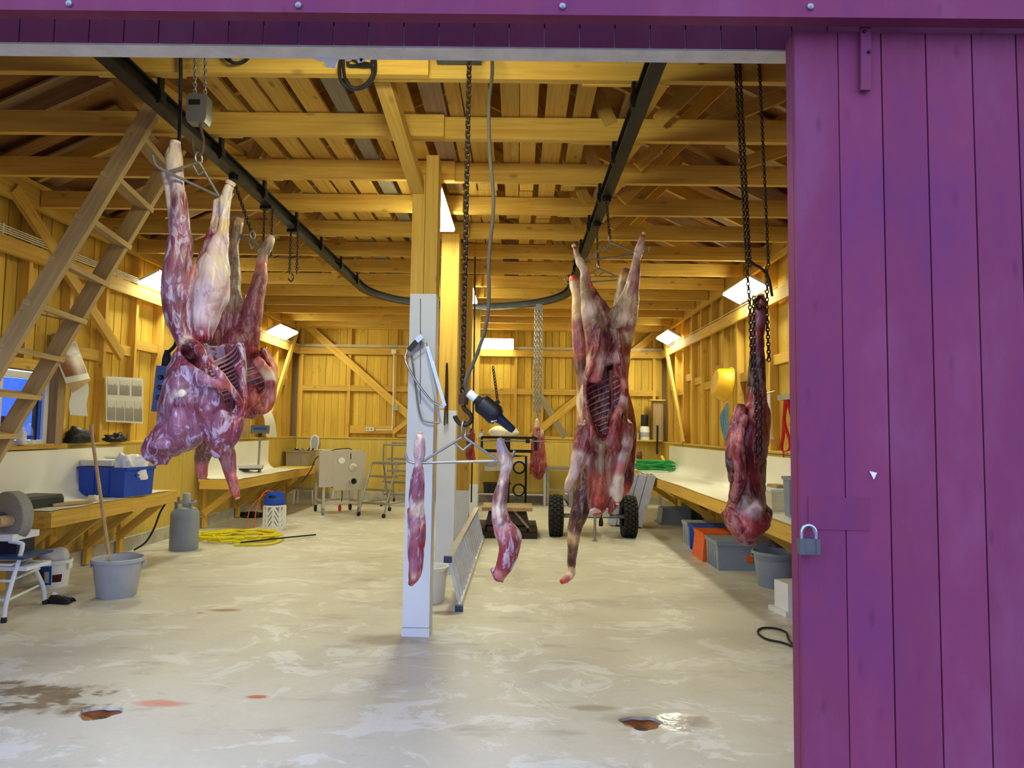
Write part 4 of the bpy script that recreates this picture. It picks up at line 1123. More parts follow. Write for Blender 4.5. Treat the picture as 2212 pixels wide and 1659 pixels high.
# ---- wheeled steps with platforms
def steps(label, X, Y, rz, sc=1.0):
    t = thing('wheeled_steps', label, 'step ladder', (X, Y, 0), rz)
    m = STEEL; W = .52
    for s in (-1, 1):
        x = s*W/2
        MB().tube([(x, -.45, .04), (x, -.12, .88)], .015, 8).build('front_rail', m, t)
        MB().tube([(x, .42, .04), (x, .2, .88), (x, .2, 1.20)], .015, 8).build('rear_post', m, t)
        MB().tube([(x, -.12, .88), (x, .2, .88)], .015, 8).build('side_bar', m, t)
        MB().tube([(x, -.38, .22), (x, .38, .22)], .012, 8).build('side_bar', m, t)
        for y in (-.45, .42): MB().lathe([(0, -.015), (.035, -.015), (.038, 0), (.035, .015), (0, .015)], (x, y, .038), 12, Matrix.Rotation(math.pi/2, 3, 'Y'), cap=False).build('wheel', BLACKR, t)
    for k in range(4):
        z = .22+.22*k; y = -.45+.33*(z-.04)/.84
        MB().box((0, y+.06, z), (W, .14, .025)).build('tread', m, t)
    MB().box((0, .06, .89), (W+.04, .32, .025)).build('platform', m, t)
    MB().tube([(-W/2, .2, 1.2), (W/2, .2, 1.2)], .015, 8).build('hand_rail', m, t)
    MB().tube([(-W/2, .2, .55), (W/2, .2, .55)], .012, 8).build('cross_bar', m, t)
steps('galvanised wheeled steps standing beside the steel mixer', at(832, 1100, 11.9).x, 12.1, -.45)
steps('galvanised wheeled steps against the back wall, partly behind the others', at(862, 1060, 13.5).x, 13.75, -.1)

# ---- bow saw on the front post
def bow_saw():
    Y = 5.03
    t, add, L = thing_w('bow_saw', 'chrome butcher bow saw with dark grip hanging on the front post', 'saw', at(905, 735, Y))
    fr = [at(880, 757, Y-.02), at(875, 772, Y-.03), at(880, 790, Y-.04), at(898, 822, Y-.04), at(920, 852, Y-.04), at(934, 868, Y-.04), at(950, 876, Y-.035), at(960, 878, Y-.03)]
    add(MB().tube(bez(fr, 36), .0085, 10), 'bow_frame', CHROME)
    add(MB().bar(at(923, 748, Y-.015), at(961, 877, Y-.03), .004, .024, up=(1, 0, 0)), 'blade', CHROME)
    add(MB().bar(at(883, 757, Y-.02), at(904, 733, Y-.02), .034, .03, up=(0, 1, 0)), 'grip', BLACKP)
    add(MB().bar(at(900, 737, Y-.02), at(912, 726, Y-.02), .038, .034, up=(0, 1, 0)), 'grip_cap', CHROME)
    add(MB().tube([at(909, 736, Y-.02), at(915, 748, Y-.02), at(891, 765, Y-.02), at(884, 757, Y-.02)], .006, 8), 'hand_guard', CHROME)
    add(MB().box(at(955, 877, Y-.03), (.04, .02, .022)), 'blade_clamp', CHROME)
    add(MB().tube([at(907, 728, Y+.0), at(909, 718, Y+.04), at(909, 716, Y+.07)], .003, 6), 'nail', STEEL)
    t2, add2, L2 = thing_w('hack_saw', 'narrower grey steel bow saw hanging on the side of the front post', 'saw', at(921, 742, Y))
    Yb = 5.06
    fr = [at(889, 768, Yb-.005), at(893, 795, Yb-.01), at(900, 850, Yb-.01), at(905, 885, Yb-.01), at(912, 905, Yb-.01), at(925, 911, Yb-.01), at(950, 914, Yb-.01)]
    add2(MB().tube(bez(fr, 30), .0075, 8), 'bow_frame', STEEL)
    add2(MB().bar(at(922, 748, Yb-.01), at(951, 914, Yb-.01), .004, .02, up=(1, 0, 0)), 'blade', STEEL)
    add2(MB().tube([at(922, 750, Yb-.01), at(922, 742, Yb+.01), at(920, 740, Yb+.04)], .003, 6), 'hook_nail', STEEL)
bow_saw()

# ---- chains
def chain_mesh(p0, p1, r=.0045, ln=.032, name='chain', mat=None):
    """links joined into one length of chain"""
    p0, p1 = Vector(p0), Vector(p1); d = p1-p0; L = d.length; d.normalize(); n = max(2, int(L/(ln*.72))); b = MB()
    s = d.orthogonal().normalized(); u = d.cross(s)
    for k in range(n):
        c = p0+d*(L*(k+.5)/n); ax = s if k % 2 else u
        pts = []
        for j in range(8):
            a = 2*math.pi*j/8; pts.append(c+d*(math.cos(a)*ln*.5)+ax*(math.sin(a)*ln*.30))
        b.tube(pts, r, 5, closed=True)
    return b
# chain loop hanging on the second post
def post_chain():
    Yc = 7.15
    t, add, L = thing_w('short_chain', 'thin chain doubled over a nail on the second post', 'chain', at(964, 785, Yc))
    add(chain_mesh(at(965, 785, Yc), at(960, 918, Yc), .004, .03), 'chain_run', IRON); add(chain_mesh(at(966, 785, Yc), at(966, 915, Yc), .004, .03), 'chain_run', IRON)
    add(MB().tube([at(965, 784, Yc-.01), at(965, 783, Yc+.06)], .004, 6), 'nail', STEEL)
post_chain()
def hook_pts(c, r, Y, k=1.0):
    pts = []
    for j in range(15):
        a = math.radians(75-j*19); pts.append(Vector((c.x+r*math.cos(a)*1.0, c.y, c.z+r*math.sin(a))))
    return pts
HY = 3.80
def centre_hoist():
    t, add, L = thing_w('hoist_chain', 'dark hoist chain with heavy iron hook hanging before the second post', 'hoist', at(1012, 125, HY))
    top = at(1014, 118, HY); top.z = 3.66
    add(MB().box(top+Vector((-.07, .05, .03)), (.26, .2, .09)), 'hoist_body', plain('hoist_green', lin((70, 84, 80)), .5))
    add(chain_mesh(top, at(999, 848, HY), .0062, .040), 'load_chain', IRON)
    c = at(1001, 862, HY)
    add(MB().lathe([(0, -.03), (.024, -.03), (.027, -.02), (.027, .025), (.02, .032), (0, .032)], c, 16, cap=False), 'hook_block', RUSTY)
    hp = [at(1001, 875, HY), at(1004, 884, HY), at(1014, 893, HY), at(1019, 903, HY), at(1015, 913, HY), at(1003, 918, HY), at(991, 913, HY), at(984, 903, HY), at(983, 898, HY)]
    add(MB().tube(bez(hp, 32), [.010]*5+[.014]*22+[.010, .008, .006, .005, .004, .003][:6], 10) if False else MB().tube(bez(hp, 32), .0125, 10), 'hook', IRON)
centre_hoist()
def hanger(label, p_ring, pl, pr, ring_top, mat=STEEL, lhook=None, rhook=None):
    """gambrel: triangle of rod with a ring, ends bent up into hooks"""
    t, add, L = thing_w('carcass_hanger', label, 'hanger', p_ring)
    r = .0075
    mid = p_ring+Vector((0, 0, -.045))
    add(MB().tube([pl, p_ring], r, 8), 'sloping_rod', mat); add(MB().tube([p_ring, pr], r, 8), 'sloping_rod', mat)
    ul = (pl-pr).normalized()
    lo = [pl-ul*-.0, pr]
    pts = bez([pl+ul*.085+Vector((0, 0, .055)), pl+ul*.065+Vector((0, 0, .01)), pl+ul*.02, pl], 12)
    pts2 = bez([pr, pr-ul*.02, pr-ul*.065+Vector((0, 0, .01)), pr-ul*.085+Vector((0, 0, .055))], 12)
    add(MB().tube(pts+pts2, r, 8), 'cross_rod', mat)
    w = (pr-pl)*.11
    add(MB().tube([p_ring-w+Vector((0, 0, -.035)), p_ring+Vector((0, 0, -.075)), p_ring+w+Vector((0, 0, -.035))], r*.9, 8), 'spreader', mat)
    n = 14; c = (p_ring+ring_top)/2; h = (ring_top-p_ring).length/2+.008; s = Vector((0, 1, 0))
    add(MB().tube([c+Vector((0, 0, math.cos(2*math.pi*k/n)*h))+Vector((.45, .9, 0))*(.022*math.sin(2*math.pi*k/n)) for k in range(n)], .006, 8, closed=True), 'ring', mat)
    return t
hanger('steel triangle hanger with two forelegs under the iron hook', at(1001, 943, HY), at(908, 1000, HY), at(1078, 996, HY), at(1003, 912, HY))

# black air tool hanging on its hose
def air_tool():
    Y = 3.68; a, b_ = at(1012, 848, Y), at(1110, 930, Y); d = (b_-a).normalized(); R = frame(d, (0, 0, 1))
    t, add, L = thing_w('air_tool', 'black handheld power tool dangling at an angle from its hose', 'tool', at(1055, 885, Y))
    D = (b_-a).length
    def la(prof): return MB().lathe([(r, z*D) for r, z in prof], a, 24, R, cap=False)
    add(la([(0, 0), (.021, 0), (.024, .02), (.024, .16), (.02, .17)]), 'white_coupling', WHITE)
    add(la([(.018, .13), (.022, .16), (.030, .22), (.049, .27), (.053, .30), (.053, .50), (.056, .53), (.056, .60), (.045, .66), (.0, .67)]), 'body', BLACKP)
    add(la([(.030, .62), (.030, .68), (.026, .72), (.021, .96), (.016, 1.0), (0, 1.005)]), 'nose', DARKBL)
    add(MB().bar(at(1072, 866, Y), at(1076, 873, Y), .03, .03, up=(0, 1, 0)), 'bail_lug', BLACKM)
    add(MB().bar(at(1077, 888, Y), at(1086, 884, Y), .02, .012, up=(0, 1, 0)), 'trigger', BLACKM)
    add(MB().bar(at(1060, 909, Y-.03), at(1072, 905, Y-.03), .02, .02, up=(0, 1, 0)), 'air_fitting', CHROME)
    add(chain_mesh(at(1075, 866, Y), at(1065, 792, Y), .003, .022), 'safety_chain', IRON)
    hp = [a+d*.01, at(1006, 838, Y), at(1007, 818, Y), at(1020, 790, 3.72), at(1034, 755, 3.72), at(1048, 712, 3.72), at(1056, 650, 3.72), at(1056, 560, 3.72), at(1066, 440, 3.72), at(1058, 330, 3.72), at(1056, 230, 3.72), at(1063, 160, 3.78), at(1062, 100, 3.88)]
    add(MB().tube(bez(hp, 70), .010, 8), 'air_hose', plain('grey_hose', lin((84, 78, 70)), .6))
air_tool()
def hanging_rope():
    t, add, L = thing_w('hanging_rope', 'dark rope hanging straight down beside the posts to the ladder', 'rope', at(1022, 470, 8.16))
    add(MB().tube([Vector((at(1026, 560, 8.16).x, 8.17, 3.56)), at(1025, 700, 8.16), at(1022, 900, 8.16), at(1018, 1085, 8.16)], .009, 6), 'rope_strand', BLACKR)
hanging_rope()

# ---- aluminium ladder lying on edge against the posts
def alu_ladder():
    n0, n1 = atz(970, 1320, 0), atz(1022, 1137, 0)
    xo = -.46
    t, add, L = thing_w('aluminium_ladder', 'long aluminium ladder lying on its side along the posts', 'ladder', (xo, 7.5, 0))
    y0, y1 = 5.83, 9.55; lean = -.10; H = .42
    lo0, lo1 = Vector((xo, y0, .022)), Vector((xo+.02, y1, .022)); up0, up1 = Vector((xo+lean, y0, H)), Vector((xo+lean+.02, y1, H))
    add(MB().bar(lo0, lo1, .026, .06, up=(0, 0, 1)) , 'lower_rail', ALU)
    add(MB().bar(up0, up1, .06, .026, up=(0, 0, 1)), 'upper_rail', ALU)
    for k in range(16):
        u = .02+k*.0625; add(MB().bar(lo0+(lo1-lo0)*u, up0+(up1-up0)*u, .028, .028, up=(0, 1, 0)), 'rung', ALU)
    for p in (lo0, up0): add(MB().box(p+Vector((0, -.02, 0)), (.066, .05, .05)), 'end_cap', BLUEST)
alu_ladder()
pb2 = atz(945, 1320, 0)
bucket('white_pail', 'pale plastic pail tucked behind the front post next to the ladder', (-.75, 6.15, 0), .13, .155, .30, WHITE, bail=-.4)

# ---- antique platform scale on a pallet
def old_scale():
    Y = 10.1; c = at(1100, 1160, 10.0)
    X = at(1098, 1000, Y).x
    t = thing('platform_scale', 'old black cast iron platform scale with beam, standing on a dark pallet', 'scale', (X, Y, .16), 0)
    b = MB()
    MB().box((0, .0, .10), (.62, .55, .20), taper=.85).build('base_housing', IRON, t)
    MB().box((0, -.10, .235), (.70, .62, .05)).build('weighing_plate', OLD, t)
    MB().box((-.02, .22, .72), (.085, .06, .96)).build('pillar', BLACKM, t)
    zt = at(1090, 945, Y+.2).z-.16
    fr = MB()
    x0, x1 = -.40, .40
    fr.box((0, .22, zt), (.80, .04, .035)); fr.box((0, .22, zt-.20), (.70, .05, .045)); fr.box((x0, .22, zt-.09), (.035, .045, .20)); fr.box((x1, .22, zt-.09), (.045, .045, .20)); fr.build('beam_frame', BLACKM, t)
    MB().tube([(-.44, .19, zt-.05), (.55, .19, zt-.05)], .012, 8).build('beam', STEEL, t)
    MB().lathe([(0, -.03), (.03, -.03), (.03, .03), (0, .03)], (.28, .19, zt-.05), 14, Matrix.Rotation(math.pi/2, 3, 'Y'), cap=False).build('sliding_weight', BLACKM, t)
    # openwork side bracket
    br = MB(); br.tube([(.06, .22, .95), (.26, .22, .95), (.26, .22, .25), (.06, .22, .25)], .018, 8)
    for zz in (.78, .45): br.tube([(.16+.085*math.cos(2*math.pi*k/14), .22, zz+.085*math.sin(2*math.pi*k/14)) for k in range(14)], .015, 7, closed=True)
    br.build('openwork_bracket', BLACKM, t)
    MB().bar((.06, -.30, .24), (.30, -.38, -.02), .03, .012, up=(0, 1, 0)).build('slanting_bar', OLD, t)
    tp = thing('pallet', 'dark wooden pallet under the platform scale', 'pallet', (X, Y-.02, 0))
    for y in (-.38, 0, .38): MB().box((0, y, .045), (.84, .10, .09)).build('pallet_bearer', wood('dark_oiled_wood', lin((74, 58, 44)), lin((50, 38, 30))) if 'dark_oiled_wood' not in MATS else MATS['dark_oiled_wood'], tp)
    for k in range(6): MB().box((-.36+.144*k, 0, .12), (.12, .88, .045)).build('pallet_board', MATS['dark_oiled_wood'], tp)
    lump('plastic_bag', 'pale folded plastic bag lying on the old scale beam', 'bag', (X-.08, Y+.2, .16+zt+.018), (.22, .14, .09), plain('cream_bag', lin((232, 222, 190)), .5), 61, .2)
old_scale()
# ---- stainless table with sink at the back wall
def sink_table():
    X0, X1 = at(1028, 1030, 13.9).x, at(1180, 1030, 13.9).x
    t = thing('sink_table', 'stainless steel sink table standing at the back wall', 'table', ((X0+X1)/2, 14.05, 0)); w = X1-X0
    MB().box((0, 0, .86), (w, .55, .05)).build('table_top', STAIN, t)
    MB().box((-w*.2, -.02, .76), (.5, .4, .16)).build('sink_bowl', STAIN, t)
    for x in (-w/2+.03, w/2-.03):
        for y in (-.24, .24): MB().box((x, y, .42), (.04, .04, .84)).build('leg', STAIN, t)
    MB().box((0, 0, .22), (w, .5, .03)).build('lower_shelf', STAIN, t)
    MB().tube([(-w*.2-.12+.12*math.cos(2*math.pi*k/12), -.29, .80+.03*math.sin(2*math.pi*k/12)) for k in range(12)], .006, 6, closed=True).build('towel_ring', CHROME, t)
    MB().tube([(-w*.1, .2, .88), (-w*.1, .2, 1.1), (-w*.1, .1, 1.16), (-w*.1, 0, 1.12)], .012, 8).build('tap', CHROME, t)
    b = thing('plastic_tub', 'black plastic tub on the lower shelf of the sink table', 'tub', ((X0+X1)/2-w*.2, 14.02, .235))
    MB().box((0, 0, .09), (.5, .36, .18), taper=1.06).build('tub_body', BLACKP, b); MB().box((0, 0, .185), (.56, .42, .016)).build('rim', BLACKP, b)
    g = thing('steel_bench', 'low galvanised bench along the back wall right of the sink table', 'bench', (1.22, 14.05, 0))
    MB().box((0, 0, .74), (1.3, .5, .05)).build('bench_top', STEEL, g)
    for x in (-.6, .6):
        for y in (-.2, .2): MB().box((x, y, .36), (.045, .045, .72)).build('leg', STEEL, g)
    MB().box((0, -.2, .32), (1.2, .035, .04)).build('stretcher', STEEL, g)
    MB().box((0, 0, .06), (1.1, .34, .10)).build('foot_rail', ALU, g)
sink_table()
def pbox():
    c = at(1038, 939, YB-.03)
    t = thing('switch_box', 'grey switch box with red button on the back wall', 'switch box', (c.x, YB-.05, c.z))
    MB().box((0, 0, 0), (.13, .07, .15)).build('box_body', GREYPL, t); MB().lathe([(.022, 0), (.022, .03), (0, .03)], (.02, 0, .075), 12, cap=False).build('red_button', REDW, t)
    MB().box((0, -.037, -.01), (.09, .006, .08)).build('cover_plate', WHITE, t)
    c = at(800, 927, YB-.03); t = thing('socket_box', 'white double socket on the low rail of the back wall', 'socket', (c.x, YB-.06, c.z))
    MB().box((0, 0, 0), (.15, .05, .08)).build('box_body', WHITE, t)
    for s in (-1, 1): MB().lathe([(.025, 0), (.025, .006), (.018, .004), (0, .001)], (s*.037, -.025, 0), 12, Matrix.Rotation(math.pi/2, 3, 'X'), cap=False).build('outlet', GREYPL, t)
    t, add, L = thing_w('conduit', 'pale cable conduit running down the back wall stud', 'conduit', at(850, 945, YB-.06))
    xa = at(851, 760, YB-.06)
    add(MB().box((xa.x, YB-.07, xa.z+.0), (.09, .06, .09)), 'junction_box', WHITE)
    add(MB().tube([(xa.x, YB-.06, xa.z-.04), (xa.x+.01, YB-.06, 1.9), (xa.x-.0, YB-.06, 1.46), (at(812, 927, YB-.06).x, YB-.06, 1.45)], .014, 7), 'pipe', WHITE)
    c = at(853, 880, YB-.06); add(MB().box((c.x+.02, YB-.07, c.z), (.08, .07, .12)), 'switch', GREYPL)
pbox()

# ---- small single-wheel-axle trailer
def trailer():
    Yt = 10.0; X0, X1 = at(1201, 1110, Yt).x, at(1358, 1110, Yt).x; xc = (X0+X1)/2; r = at(1200, 1076, Yt).z/2+.02
    t = thing('small_trailer', 'small galvanised trailer with two knobbly black tyres', 'trailer', (xc, Yt, 0)); hw = (X1-X0)/2
    tw = .20; prof = [(.14, -tw/2+.02), (.22, -tw/2), (r-.03, -tw/2+.01), (r-.008, -tw/2+.04), (r, 0), (r-.008, tw/2-.04), (r-.03, tw/2-.01), (.22, tw/2), (.14, tw/2-.02)]
    R = Matrix.Rotation(math.pi/2, 3, 'Y')
    for s in (-1, 1):
        w = MB().lathe(prof, (s*hw, 0, r), 40, R, cap=False).build('tyre', BLACKR, t)
        tr = MB()
        for k in range(26):
            a = 2*math.pi*k/26
            for j, xx in enumerate((-.075, -.025, .025, .075)):
                aa = a+(.12 if j % 2 else 0); rr = r+(.004 if abs(xx) < .05 else -.006)
                tr.box((s*hw+xx, rr*math.cos(aa), r+rr*math.sin(aa)), (.036, .05, .022), Matrix.Rotation(aa-math.pi/2, 3, 'X'))
        tr.build('tread_blocks', BLACKR, w)
        MB().lathe([(0, -.06), (.06, -.06), (.14, -.04), (.145, .05), (0, .05)], (s*hw, 0, r), 20, R, cap=False).build('rim', STEEL, w)
    MB().tube([(-hw, 0, r), (hw, 0, r)], .03, 10).build('axle', STEEL, t)
    MB().box((0, .3, .44), (hw*2-.34, .9, .05)).build('deck_frame', STEEL, t)
    MB().box((0, -.12, .56), (hw*2-.36, .03, .26)).build('front_board', STEEL, t)
    for s in (-1, 1): MB().box((s*(hw-.18), .3, .56), (.02, .85, .24)).build('side_board', STEEL, t)
    MB().box((0, -.1, .34), (.46, .05, .10)).build('cross_beam', ALU, t)
    MB().tube([(0, -.15, .40), (0, -.42, .38)], .03, 8).build('drawbar', STEEL, t)
    MB().tube([(-.01, -.44, .012), (-.01, -.42, .46)], .018, 10).build('prop_stand', STEEL, t)
    MB().lathe([(.04, 0), (.04, .012), (0, .012)], (-.01, -.44, 0), 12, cap=False).build('stand_foot', STEEL, t)
    MB().lathe([(.03, .0), (.034, .05), (.02, .11), (0, .11)], (.10, -.2, .17), 12, cap=False).build('coupling_plug', BLACKP, t)
    MB().tube(bez([(.1, -.2, .28), (.12, -.15, .38), (.05, 0, .42)], 10), .008, 6).build('wiring', BLACKR, t)
trailer()

# ---- aluminium mould boxes leaning by the right bench
def alu_boxes():
    for k in range(4):
        px = 1352+k*20
        a = atz(1340+k*12, 1118+k*6, 0)
        base = Vector((1.53+.13*k, 11.25-.06*k, .0))
        lean = math.radians(15)
        t = thing('aluminium_container', ('flat ribbed aluminium container, innermost of the leaning row', 'flat ribbed aluminium container, second of the leaning row', 'flat ribbed aluminium container, third of the leaning row', 'flat ribbed aluminium container with its broad shiny side showing')[k], 'container', base+Vector((0, 0, .02)), -.12, 'aluminium containers leaning at the right bench')
        R = Matrix.Rotation(lean, 3, 'Y')
        MB().box(R @ Vector((0, 0, .42)), (.115, .45, .82), R).build('container_body', ALU, t)
        for y in (-.2, 0, .2): MB().box(R @ Vector((-.06, y, .42)), (.012, .03, .72), R).build('rib', ALU, t)
        MB().box(R @ Vector((0, 0, .83)), (.05, .1, .03), R).build('lip', STEEL, t)
alu_boxes()
# ---- on and above the right bench
gh = atz(1412, 1012, .868)
coil('garden_hose', 'bright green hose coiled on the far end of the right workbench', (2.52, 12.75, .785), .36, .34, 8, .015, GREENH, 9, .022)
def can():
    p = atz(1388, 990, .9); t = thing('paint_tin', 'white paint tin with blue label behind the green hose', 'tin', (2.35, 13.35, .785))
    MB().lathe([(0, 0), (.085, 0), (.085, .005), (.083, .01), (.083, .17), (.087, .175), (.087, .185), (.06, .18), (0, .18)], (0, 0, 0), 24, cap=False).build('tin_body', WHITE, t)
    MB().lathe([(.0845, .03), (.0845, .09)], (0, 0, 0), 24, cap=False).build('label_band', BLUEPL, t)
    t2 = thing('glass_jar', 'brown glass jar standing on the white paint tin', 'jar', (2.35, 13.35, .97))
    MB().lathe([(0, 0), (.05, 0), (.055, .01), (.055, .1), (.04, .13), (.04, .15)], (0, 0, 0), 18, cap=False).build('jar_body', plain('brown_glass', lin((110, 56, 44)), .15), t2)
    MB().lathe([(.044, .145), (.044, .165), (0, .165)], (0, 0, 0), 16, cap=False).build('jar_lid', STEEL, t2)
    o = MB().box((0, 0, 0), (.05, .6, .02), Matrix.Rotation(.35, 3, 'X')).build('timber_strip', PINE); o.location = (2.78, 13.1, .93); tag(o, 'short timber strip propped behind the green hose', 'timber')
    lump('plastic_bag', 'tall crumpled clear plastic bag standing behind the aluminium containers', 'bag', (1.94, 12.2, 0.0), (.16, .16, .62), FILM, 71, .25)
    # corner shelf with drill and battery
    s, add, L = thing_w('corner_shelf', 'plywood corner shelf high on the right end of the back wall', 'shelf', (2.4, YB-.2, 1.30))
    zs = at(1400, 952, 14.2).z
    add(MB().box((2.38, YB-.17, zs), (1.15, .32, .025)), 'shelf_board', PLY)
    add(MB().bar((2.9, YB-.03, zs-.02), (2.9, YB-.03, zs-.25), .03, .04), 'bracket', PINE); add(MB().bar((1.9, YB-.03, zs-.02), (1.9, YB-.03, zs-.25), .03, .04), 'bracket', PINE)
    zt = zs+.0135; 
    c = thing('carton', 'small open cardboard carton of parts on the corner shelf', 'box', (2.3, YB-.19, zt)); MB().box((0, 0, .07), (.36, .2, .14)).build('carton_body', CARD, c)
    for k in range(5): MB().lathe([(.022, 0), (.022, .05), (0, .05)], (-.13+.065*k, 0, .141), 10, cap=False).build('part', RUSTY if k % 2 else CARD, c)
    c = thing('spray_can', 'white pot with tall black lid on the corner shelf', 'pot', (2.62, YB-.17, zt)); MB().lathe([(0, 0), (.1, 0), (.1, .24), (.085, .26), (.085, .28)], (0, 0, 0), 20, cap=False).build('pot_body', WHITE, c)
    MB().lathe([(.078, .27), (.078, .50), (.07, .52), (0, .52)], (0, 0, 0), 20, cap=False).build('black_lid', BLACKP, c); MB().lathe([(.101, .06), (.101, .16)], (0, 0, 0), 20, cap=False).build('label_band', GREYPL, c)
    c = thing('wooden_box', 'brown wooden box standing on end in the right back corner', 'box', (2.87, YB-.2, zt)); MB().box((0, 0, .40), (.20, .24, .80)).build('box_body', OLD, c); MB().box((-.02, -.02, .815), (.32, .30, .025)).build('box_top', PLY, c)
    MB().tube(bez([(-.02, -.14, .30), (-.02, -.15, .1), (-.03, -.15, -.2), (-.02, -.14, -.28)], 10), .02, 6).build('hanging_lead', BLACKP, c)
can()
def wall_right_stuff():
    X = XR-.02
    c = atx(1576, 832, X-.1)
    t = thing('yellow_tub', 'yellow plastic tub hanging upside down on the right wall', 'tub', (X-.12, c.y, c.z))
    R = Matrix.Rotation(math.radians(-80), 3, 'Y')
    MB().lathe([(0, .2), (.17, .19), (.20, .16), (.235, .0), (.25, -.005), (.25, .01), (.24, .012)], (0, 0, 0), 32, R, cap=False).build('tub_body', YEL, t)
    MB().box((.09, 0, .2), (.06, .03, .03)).build('wall_hook', STEEL, t)
    c = atx(1573, 910, X-.05)
    t, add, L = thing_w('blue_rope', 'pale blue rope bundle hanging on the right wall', 'rope', (X-.06, c.y, c.z+.3))
    rnd = random.Random(4)
    for k in range(20):
        y = c.y+rnd.uniform(-.14, .14); add(MB().tube(bez([(X-.05, c.y+.02, c.z+.25), (X-.07-rnd.uniform(0, .05), y+.03, c.z+.05), (X-.06, y, c.z-.2-rnd.uniform(0, .08)), (X-.08, y+.05, c.z-.05), (X-.05, c.y, c.z+.22)], 18), .011, 6), 'rope_loop', ROPEB)
    c = atx(1699, 870, X-.03)
    t, add, L = thing_w('red_strap', 'red lifting strap hanging in loops from a hook on the right wall', 'strap', (X-.06, c.y, c.z))
    z0 = atx(1699, 862, X-.05).z
    def s(px, py, dx=.06): p = atx(px, py, X-dx); return p
    add(MB().tube(bez([s(1697, 862), s(1694, 900), s(1692, 940), s(1688, 965), s(1691, 974), s(1700, 974), s(1707, 968), s(1706, 950), s(1699, 930), s(1694, 905), s(1700, 862)], 44), .020, 8, flat=.4), 'strap_loop', REDW)
    add(MB().tube(bez([s(1702, 862, .08), s(1707, 890, .08), s(1711, 905, .08), s(1709, 920, .08)], 12), .018, 8, flat=.4), 'strap_loop', REDW)
    add(MB().tube(bez([s(1692, 974), s(1693, 1000), s(1695, 1032)], 10), [.014]*5+[.004]*6 if False else .009, 6), 'strap_tail', REDW)
    p = s(1700, 860); add(MB().box((X-.05, p.y, p.z+.01), (.10, .35, .06)), 'hook_board', STEEL)
    c = atx(1448, 955, X); 
    for (px, lab, m, w) in ((1660, 'white work coat hanging on the right wall behind the hind quarter', WHITE, .16),):
        c = atx(px, 900, X-.08); lo = atx(px, 968, X-.08)
        t, add, L = thing_w('work_coat', lab, 'coat', (X-.08, c.y, c.z+.2))
        rows = []
        for j in range(9):
            v = j/8; zz = (c.z+.25)*(1-v)+(lo.z+.1)*v
            rows.append([(X-.09-.03*math.sin(i*1.9+2*v)*(.3+v), c.y-w*(.45+.4*v)+2*w*(.45+.4*v)*i/8, zz) for i in range(9)])
        add(MB().sheet(rows, .012, (1, 0, 0)), 'cloth', m)
        add(MB().tube([(X-.0, c.y, c.z+.3), (X-.10, c.y, c.z+.27), (X-.1, c.y, c.z+.3)], .006, 6), 'peg', STEEL)
wall_right_stuff()
def bench_right_crates():
    z = .785; Bx = atz(1692, 1112, z)
    t = crate('plastic_crate', 'grey ribbed crate standing on the right workbench near the door', (Bx.x, Bx.y-.6, z), (Bx.x, Bx.y, z), (Bx.x+.42, Bx.y, z), .34, GREYPL2, ribs=3)
    c = thing('meat_tray', 'cream plastic tub with lid on the right workbench behind the hind quarter', 'tub', (Bx.x+.14, Bx.y+.5, z), .1)
    MB().box((0, 0, .09), (.32, .42, .18), taper=1.05).build('tub_body', plain('cream_plastic', lin((226, 214, 176)), .45), c); MB().box((0, 0, .19), (.37, .47, .02)).build('tub_lid', WHITE, c)
    MB().box((.0, .0, .215), (.12, .2, .03)).build('handle', OLD, c)
bench_right_crates()
# ---- under the right bench
def under_bench():
    def cr(nm, lab, x, y, w, d, h, m, **k): return crate(nm, lab, (x, y, 0), (x, y+d, 0), (x+w, y+d, 0), h, m, **k)
    cr('plastic_crate', 'pale grey crate next to the blue crate under the right bench', 2.27, 9.15, .6, .40, .29, GREYPL, lid=True)
    cr('plastic_crate', 'blue plastic crate under the right bench, between grey and orange ones', 2.24, 8.66, .62, .44, .31, BLUEPL, lid=True)
    cr('plastic_crate', 'tapered orange crate under the right bench beside the blue crate', 2.20, 8.18, .60, .44, .31, ORANGE, taper=-.10, lid=True)
    cr('plastic_crate', 'largest grey ribbed crate under the right bench beside the orange crate', 2.20, 7.66, .70, .46, .30, GREYPL2, lid=True, ribs=4)
    t = thing('grey_basin', 'upturned grey basin under the right bench beneath the white sheet', 'basin', (2.60, 11.55, 0))
    MB().box((0, 0, .13), (.5, .40, .26), taper=.86).build('basin_body', GREYPL2, t); MB().box((0, 0, .012), (.56, .46, .024)).build('rim', GREYPL2, t)
    t = thing('black_drum', 'small black plastic drum behind the largest grey crate', 'drum', (2.78, 7.28, 0)); MB().lathe([(0, 0), (.15, 0), (.155, .01), (.155, .34), (.14, .36), (.14, .37), (0, .37)], (0, 0, 0), 24, cap=False).build('drum_body', BLACKP, t)
    MB().lathe([(.145, .36), (.145, .385), (0, .39)], (0, 0, 0), 24, cap=False).build('drum_lid', BLACKP, t)
    o = MB().box((0, 0, .25), (.03, 1.2, .5)).build('dark_panel', BLACKP); o.location = (2.90, 11.6, .01); tag(o, 'black plastic panel leaning at the wall under the right bench', 'panel')
    g = atz(1685, 1273, 0)
    bucket('grey_bucket', 'grey plastic bucket with wire bail standing beside the door edge', (2.56, 6.95, 0), .16, .205, .34, GREYPL2, bail=-.15, rz=2.6)
    t = thing('white_canister', 'white plastic canister partly hidden by the sliding door', 'canister', (2.36, 5.95, 0), .2)
    MB().box((0, 0, .13), (.26, .2, .26)).build('canister_body', WHITE, t); MB().box((0, 0, .02), (.34, .26, .04)).build('base_tray', WHITE, t); MB().lathe([(.03, .26), (.03, .3), (0, .3)], (.05, 0, 0), 12, cap=False).build('cap', BLACKP, t)
